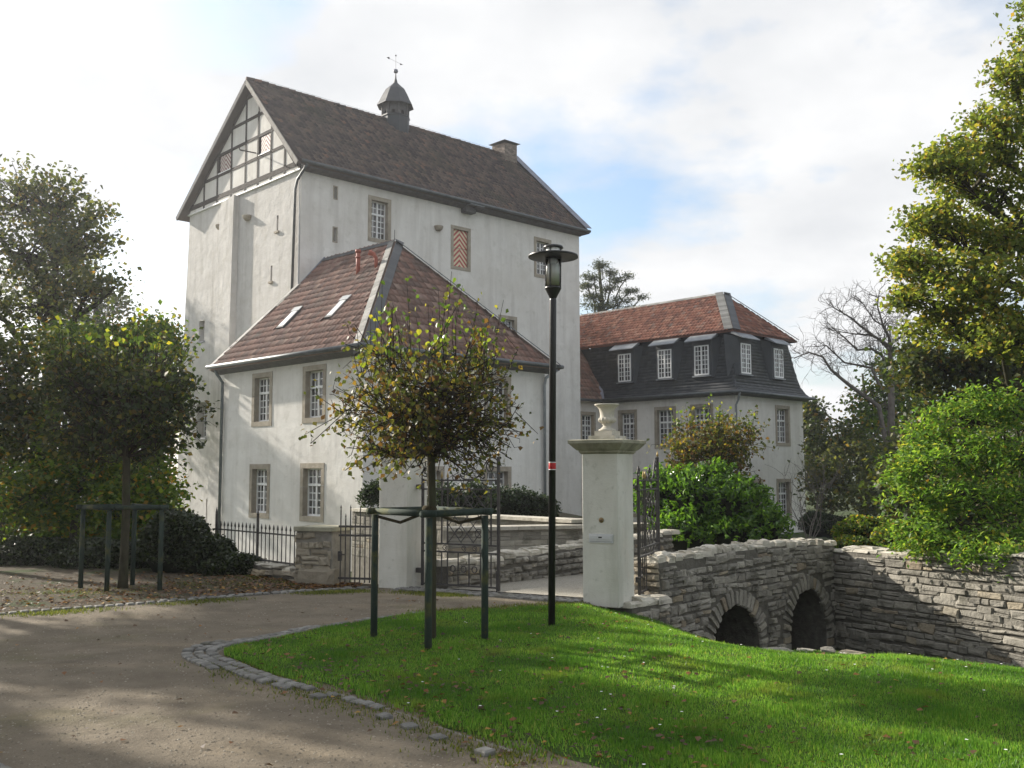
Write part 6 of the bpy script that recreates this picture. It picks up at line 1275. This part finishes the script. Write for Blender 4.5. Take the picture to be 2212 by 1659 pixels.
branch_tree('bare_tree', (_tb.x, _tb.y, -1.75), [([(1075, 2900), (1065, 2300), (1050, 1800), (1050, 1450), (1040, 1280), (1045, 1150), (1030, 1040)], 0.20, 0.07), ([(1060, 2250), (940, 1650), (700, 1480), (600, 1400), (520, 1330), (450, 1220), (330, 1180), (200, 1230)], 0.11, 0.02),
    ([(1040, 1310), (960, 1200), (880, 1150), (750, 1160), (640, 1050), (540, 970)], 0.08, 0.02), ([(1030, 1160), (940, 1060), (880, 1030), (740, 1020), (600, 1000)], 0.06, 0.02), ([(1030, 1120), (900, 1040), (780, 950), (700, 880), (600, 820), (530, 780)], 0.07, 0.02),
    ([(1030, 1040), (980, 960), (960, 880), (930, 780), (940, 680)], 0.06, 0.02), ([(1045, 1130), (1075, 1080), (1130, 1050), (1170, 920)], 0.05, 0.02), ([(960, 1500), (880, 1320), (800, 1300), (640, 1270), (480, 1120), (380, 1130)], 0.07, 0.02), ([(1000, 960), (900, 900), (820, 780), (760, 700)], 0.04, 0.015)],
    'leafless pale tree reaching towards the mansard wing against the sky', 'bark_pale', 44.0, 12)
sb = at(1745, 1120, 44)
bare_tree('bare_shrub', (sb.x, sb.y, -1.75), [((0, 0, 0), (-0.05 + 0.13 * q, 0.1 * (-1) ** q, 1), 2.2, 0.028) for q in range(6)], 'leafless pale shrub beside the corner of the mansard wing', 0.03, 'bark_pale', 3, 5, spread=0.3)
# young leafless branches of the small ball trees are part of them; garden lawn strip beyond the bank
flat('garden_lawn', [(4, 30.5, -1.745), (26, 30.5, -1.745), (26, 60, -1.745), (19.5, 60, -1.745), (16.5, 46, -1.745), (11.5, 50, -1.745), (4, 44, -1.745)], 'lawn_soil')

# ================================================================== GRASS, FALLEN LEAVES, DAISIES
def blades(n, pos, hmin, hmax, wid=0.006, lean=0.5):
    """pos (n,3) -> one triangle per blade"""
    a = RNG.random(n) * 2 * PI; h = RNG.uniform(hmin, hmax, n); w = wid * RNG.uniform(0.7, 1.4, n); b = RNG.random(n) * 2 * PI; l = h * lean * RNG.random(n)
    dx, dy = np.cos(a) * w, np.sin(a) * w
    V = np.stack([pos + np.stack([-dx, -dy, -0.01 * np.ones(n)], 1), pos + np.stack([dx, dy, -0.01 * np.ones(n)], 1), pos + np.stack([np.cos(b) * l, np.sin(b) * l, h], 1)], 1).reshape(-1, 3)
    return V, np.arange(3 * n).reshape(-1, 3)
def sample(n, x0, x1, lo, hi, w=None):
    out = []; tot = 0
    while tot < n:
        x = RNG.uniform(x0, x1, n * 2); L = np.interp(x, *zip(*lo)); H = np.array([hi(v) for v in x]) if callable(hi) else np.interp(x, *zip(*hi)); y = RNG.uniform(3.5, 13, n * 2)
        ok = (y > L) & (y < H) & (np.abs(x) < y * 0.56 + 0.4) & (y > 4.9)
        if w is not None: ok &= RNG.random(n * 2) < w(x, y)
        p = np.stack([x[ok], y[ok]], 1); out.append(p); tot += len(p)
    p = np.concatenate(out)[:n]; z = np.array([hgt(a, b) for a, b in p]); return np.column_stack([p, z])
hi_tab = [(x, lawn_hi(x)) for x in np.linspace(-2.68, 9, 240)]
def edge_fade(x, y):
    d = y - np.interp(x, *zip(*LOW)) - 0.16 * np.sin(x * 3.1) - 0.10 * np.sin(x * 7.7 + y * 5) - 0.06 * np.sin(x * 19 + y * 11)
    far = np.clip((x + 2.4) / 1.0, 0, 1)
    return (1 - far) * 1.0 + far * np.clip(0.04 + d / 0.95, 0.03, 1.0)
thin = lambda x, y: edge_fade(x, y) * np.clip(9.0 / np.maximum(y, 5), 0.5, 1.6) / 1.6
G = sample(340000, -2.66, 8, LOW, hi_tab, thin)
patch = 0.5 + 0.5 * np.sin(G[:, 0] * 2.1 + 1) * np.cos(G[:, 1] * 1.7)
V, Fc = blades(len(G), G + np.array([0, 0, 0.015]), 0.010, 0.032, 0.0046, 1.0)
tuft = 0.5 + 0.5 * np.sin(G[:, 0] * 5.3 + 2 * np.sin(G[:, 1] * 3.1)) * np.cos(G[:, 1] * 4.7 + G[:, 0]); V[2::3, 2] += (tuft ** 3 * 0.022 + (RNG.random(len(G)) < 0.02) * 0.02).astype(V.dtype); g = np_obj('grass', V, Fc, 'l_grass', None); tag(g, 'short green lawn grass with fallen leaves', 'grass', kind='stuff')
# sparse grass creeping over the kerb, the path edges and the verge
E1 = []
for p in tip[int(len(tip) * 0.5):]:
    for _ in range(70): E1.append((p.x + RNG.normal() * 0.16 - 0.05, p.y + RNG.normal() * 0.13 - 0.06))
for p in smooth_poly([(-0.9, 11.78), (0, 12.3), (0.8, 12.7)], 4):
    for _ in range(90): E1.append((p.x + RNG.normal() * 0.15, p.y + RNG.normal() * 0.12))
for p in smooth_poly([(-6.5, 11.2), (-4.71, 12.62), (-2.98, 13.8), (-2.0, 14.2), (-0.8, 13.6)], 4):
    for _ in range(int(150 * max(0, 0.5 + math.sin(p.x * 4.3) + 0.5 * math.sin(p.x * 11)))): E1.append((p.x + RNG.normal() * 0.16 + 0.05, p.y + RNG.normal() * 0.10 - 0.12))
for _ in range(9000): x = RNG.uniform(-5.2, -3.1); E1.append((x, interp(EDGE, x) - abs(RNG.normal()) * 0.35 - 0.05))
for _ in range(3500): E1.append((-4.4 + RNG.normal() * 0.5, 14.6 + RNG.normal() * 0.35))
for _ in range(2500): E1.append((-6.0 + RNG.normal() * 0.7, 13.9 + RNG.normal() * 0.3))
E1 = np.array(E1); z = np.array([hgt(a, b) for a, b in E1]); V, Fc = blades(len(E1), np.column_stack([E1, z + 0.008]), 0.008, 0.026, 0.005, 1.2)
g = np_obj('grass', V, Fc, 'l_moss', None); tag(g, 'sparse grass creeping along the kerbs and the leafy verge', 'grass', kind='stuff')
def scatter_leaves(name, pts, size, mat, label, dz=0.02):
    pts = np.array(pts); z = np.array([hgt(a, b) for a, b in pts]); P = np.column_stack([pts, z + dz + RNG.random(len(pts)) * 0.01]); V, F4 = leaf_arrays(P, size * RNG.uniform(0.6, 1.3, len(P)), up=2.0, droop=0.0, aspect=0.8); o = np_obj(name, V, F4, mat); tag(o, label, 'leaves', kind='stuff')
FL_ = np.concatenate([sample(330, -2.6, 7, LOW, hi_tab)[:, :2], sample(520, -2.5, 1.6, LOW, hi_tab, lambda x, y: np.clip(1.1 - (y - np.interp(x, *zip(*LOW))) / 3.0, 0.1, 1))[:, :2]])
clus = [(x + RNG.normal() * 0.25, y + RNG.normal() * 0.2) for x, y in ((-1.1, 9.3), (-0.6, 9.6), (0.9, 10.9), (-0.9, 8.3), (-1.6, 8.8), (1.2, 6.2), (2.4, 6.0)) for _ in range(16)]
scatter_leaves('fallen_leaves', np.concatenate([FL_, np.array(clus)]), 0.044, 'l_fallen', 'brown and orange leaves lying on the lawn', 0.035)
PLV = [(RNG.uniform(-5, 1), RNG.uniform(5.2, 13)) for _ in range(170)] + [(p.x + RNG.normal() * 0.2 + 0.1, p.y + RNG.normal() * 0.15 - 0.1) for p in tip[len(tip) // 2:] for _ in range(2)] + [(-1.2 + RNG.normal() * 0.3, 12.9 + RNG.normal() * 0.12) for _ in range(20)]
scatter_leaves('fallen_leaves', [p for p in PLV if not (interp(LOW, p[0]) < p[1] < interp(UPP, min(p[0], 1.3)))], 0.045, 'l_fallen', 'single brown leaves lying on the gravel path', 0.012)
VLV = []
while len(VLV) < 3600:
    x = RNG.uniform(-11, -2.2); y = RNG.uniform(interp(BACK, x) + 0.12, interp(EDGE, x) - 0.05)
    if random.random() < 1.2 - 0.25 * abs(y - interp(BACK, x) - 1.2): VLV.append((x, y))
scatter_leaves('leaf_litter', VLV, 0.055, 'l_fallen', 'leaf litter on the verge around the shaded stake frame', 0.02)
DZ = sample(70, -1.0, 7, LOW, hi_tab); a = np.linspace(0, 2 * PI, 7)[:-1]
V = (DZ[:, None] + np.column_stack([np.cos(a) * 0.011, np.sin(a) * 0.011, np.zeros(6)])[None] + np.array([0, 0, 0.055])).reshape(-1, 3); o = np_obj('daisies', V, np.arange(len(V)).reshape(-1, 6), 'daisy'); tag(o, 'tiny white daisies in the lawn', 'flowers', kind='stuff')
PB = np.column_stack([RNG.uniform(-6, 2.2, 26000), 4.9 + 9.2 * RNG.random(26000) ** 1.3]); PB = PB[(np.abs(PB[:, 0]) < PB[:, 1] * 0.56)]
PB = np.array([p for p in PB if not (interp(LOW, p[0]) - 0.02 < p[1] < lawn_hi(p[0]) + 0.02 and p[0] > -2.68) and p[1] < interp(BACK, min(p[0], -2)) and p[1] < 13.2])
k = len(PB); r_ = 0.0045 + 0.007 * RNG.random(k) ** 3; a = RNG.random(k) * 2 * PI; z = np.array([hgt(*p) for p in PB])
ring = [np.column_stack([PB[:, 0] + np.cos(a + q * PI / 2) * r_ * (1 + 0.3 * RNG.random(k)), PB[:, 1] + np.sin(a + q * PI / 2) * r_, z]) for q in range(4)]; top_ = np.column_stack([PB, z + r_ * 0.8])
V = np.stack(ring + [top_], 1).reshape(-1, 3); b0 = (np.arange(k) * 5)[:, None]; Fc = np.concatenate([b0 + np.array([q, (q + 1) % 4, 4]) for q in range(4)]); o = np_obj('gravel', V, Fc, 'pebble'); tag(o, 'loose fine gravel on the path', 'gravel', kind='stuff')
# edge stones of the near bank
EB = empty('bank_edging', (0, 0, 0), 0, 'line of pale flat stones along the moat edge of the lawn', 'edging')
EB.location = (3.7, 11.6, -0.3); s = 2.9
while s < 6.6:
    l = random.uniform(0.12, 0.42); x = s + l / 2; y = interp(EDGE, x) + random.uniform(-0.03, 0.05); y2 = interp(EDGE, x + 0.05); zz = hgt(x, y - 0.03)
    inst('edging_stone', random.choice(FLATS), EB, T4(x - 3.7, y - 0.02 - 11.6, zz + 0.3 + 0.005 + random.uniform(-0.02, 0.015)) @ Matrix.Rotation(math.atan2(y2 - y, 0.05) + random.uniform(-0.1, 0.1), 4, 'Z') @ Matrix.Rotation(-PI / 2, 4, 'X') @ Matrix.Diagonal((l, random.uniform(0.012, 0.04), random.uniform(0.12, 0.3), 1))); s += l * random.uniform(1.0, 1.5)
# trees outside the frame: shade-givers towards the sun, then added ones blocking sky light
shade_tree(-14.3, 20.6, 2.6, 2.4, 6.4, 24, 'leafy tree outside the frame shading the dark ball tree', seed=2)
shade_tree(-11.9, 15.4, 2.5, 1.9, 5.5, 34, 'leafy tree outside the frame shading the lawn tip and the path', seed=3, nb=14)
shade_tree(-13.6, 12.9, 2.5, 1.9, 5.6, 36, 'smaller leafy tree outside the frame shading the near path', seed=4, nb=12)
shade_tree(-8.5, -4.5, 4.6, 3.6, 7.0, 30, 'added tree behind the viewer beside the drive, dimming sky light', seed=6, nb=14)  # from here on: unseen trees added to lower sky light on the ground
shade_tree(4.5, -8.0, 4.8, 3.8, 7.4, 30, 'second added tree behind the viewer on the lawn side, dimming sky light', seed=7, nb=14)
shade_tree(-15.0, 2.0, 4.2, 3.4, 7.0, 28, 'added tree outside the frame at the near end of the path, dimming sky light', seed=8, nb=13)
shade_tree(-4.8, 0.8, 4.4, 2.8, 9.0, 34, 'added unseen crown above the viewer, blocking sky light', seed=9, nb=15)  # overhead crowns added only to cover sky above the viewer
shade_tree(5.2, 0.0, 4.2, 2.8, 9.2, 34, 'added unseen crown above the near lawn, blocking sky light', seed=10, nb=15)

# ================================================================== HAZE
def haze(density, aniso):
    m = bpy.data.materials.new('haze_air'); m.use_nodes = True; N, L = m.node_tree.nodes, m.node_tree.links
    N.remove(N['Principled BSDF']); v = N.new('ShaderNodeVolumePrincipled'); v.inputs['Color'].default_value = (0.93, 0.95, 1.0, 1); v.inputs['Density'].default_value = density; v.inputs['Anisotropy'].default_value = aniso
    L.new(v.outputs[0], N['Material Output'].inputs['Volume']); M['haze'] = m
    o = MB().box(-560, 560, -360, 760, -5.0, 27.0).build('haze', 'haze'); tag(o, 'thin autumn haze in the air', 'haze', kind='stuff'); return o
haze(0.0007, 0.65)
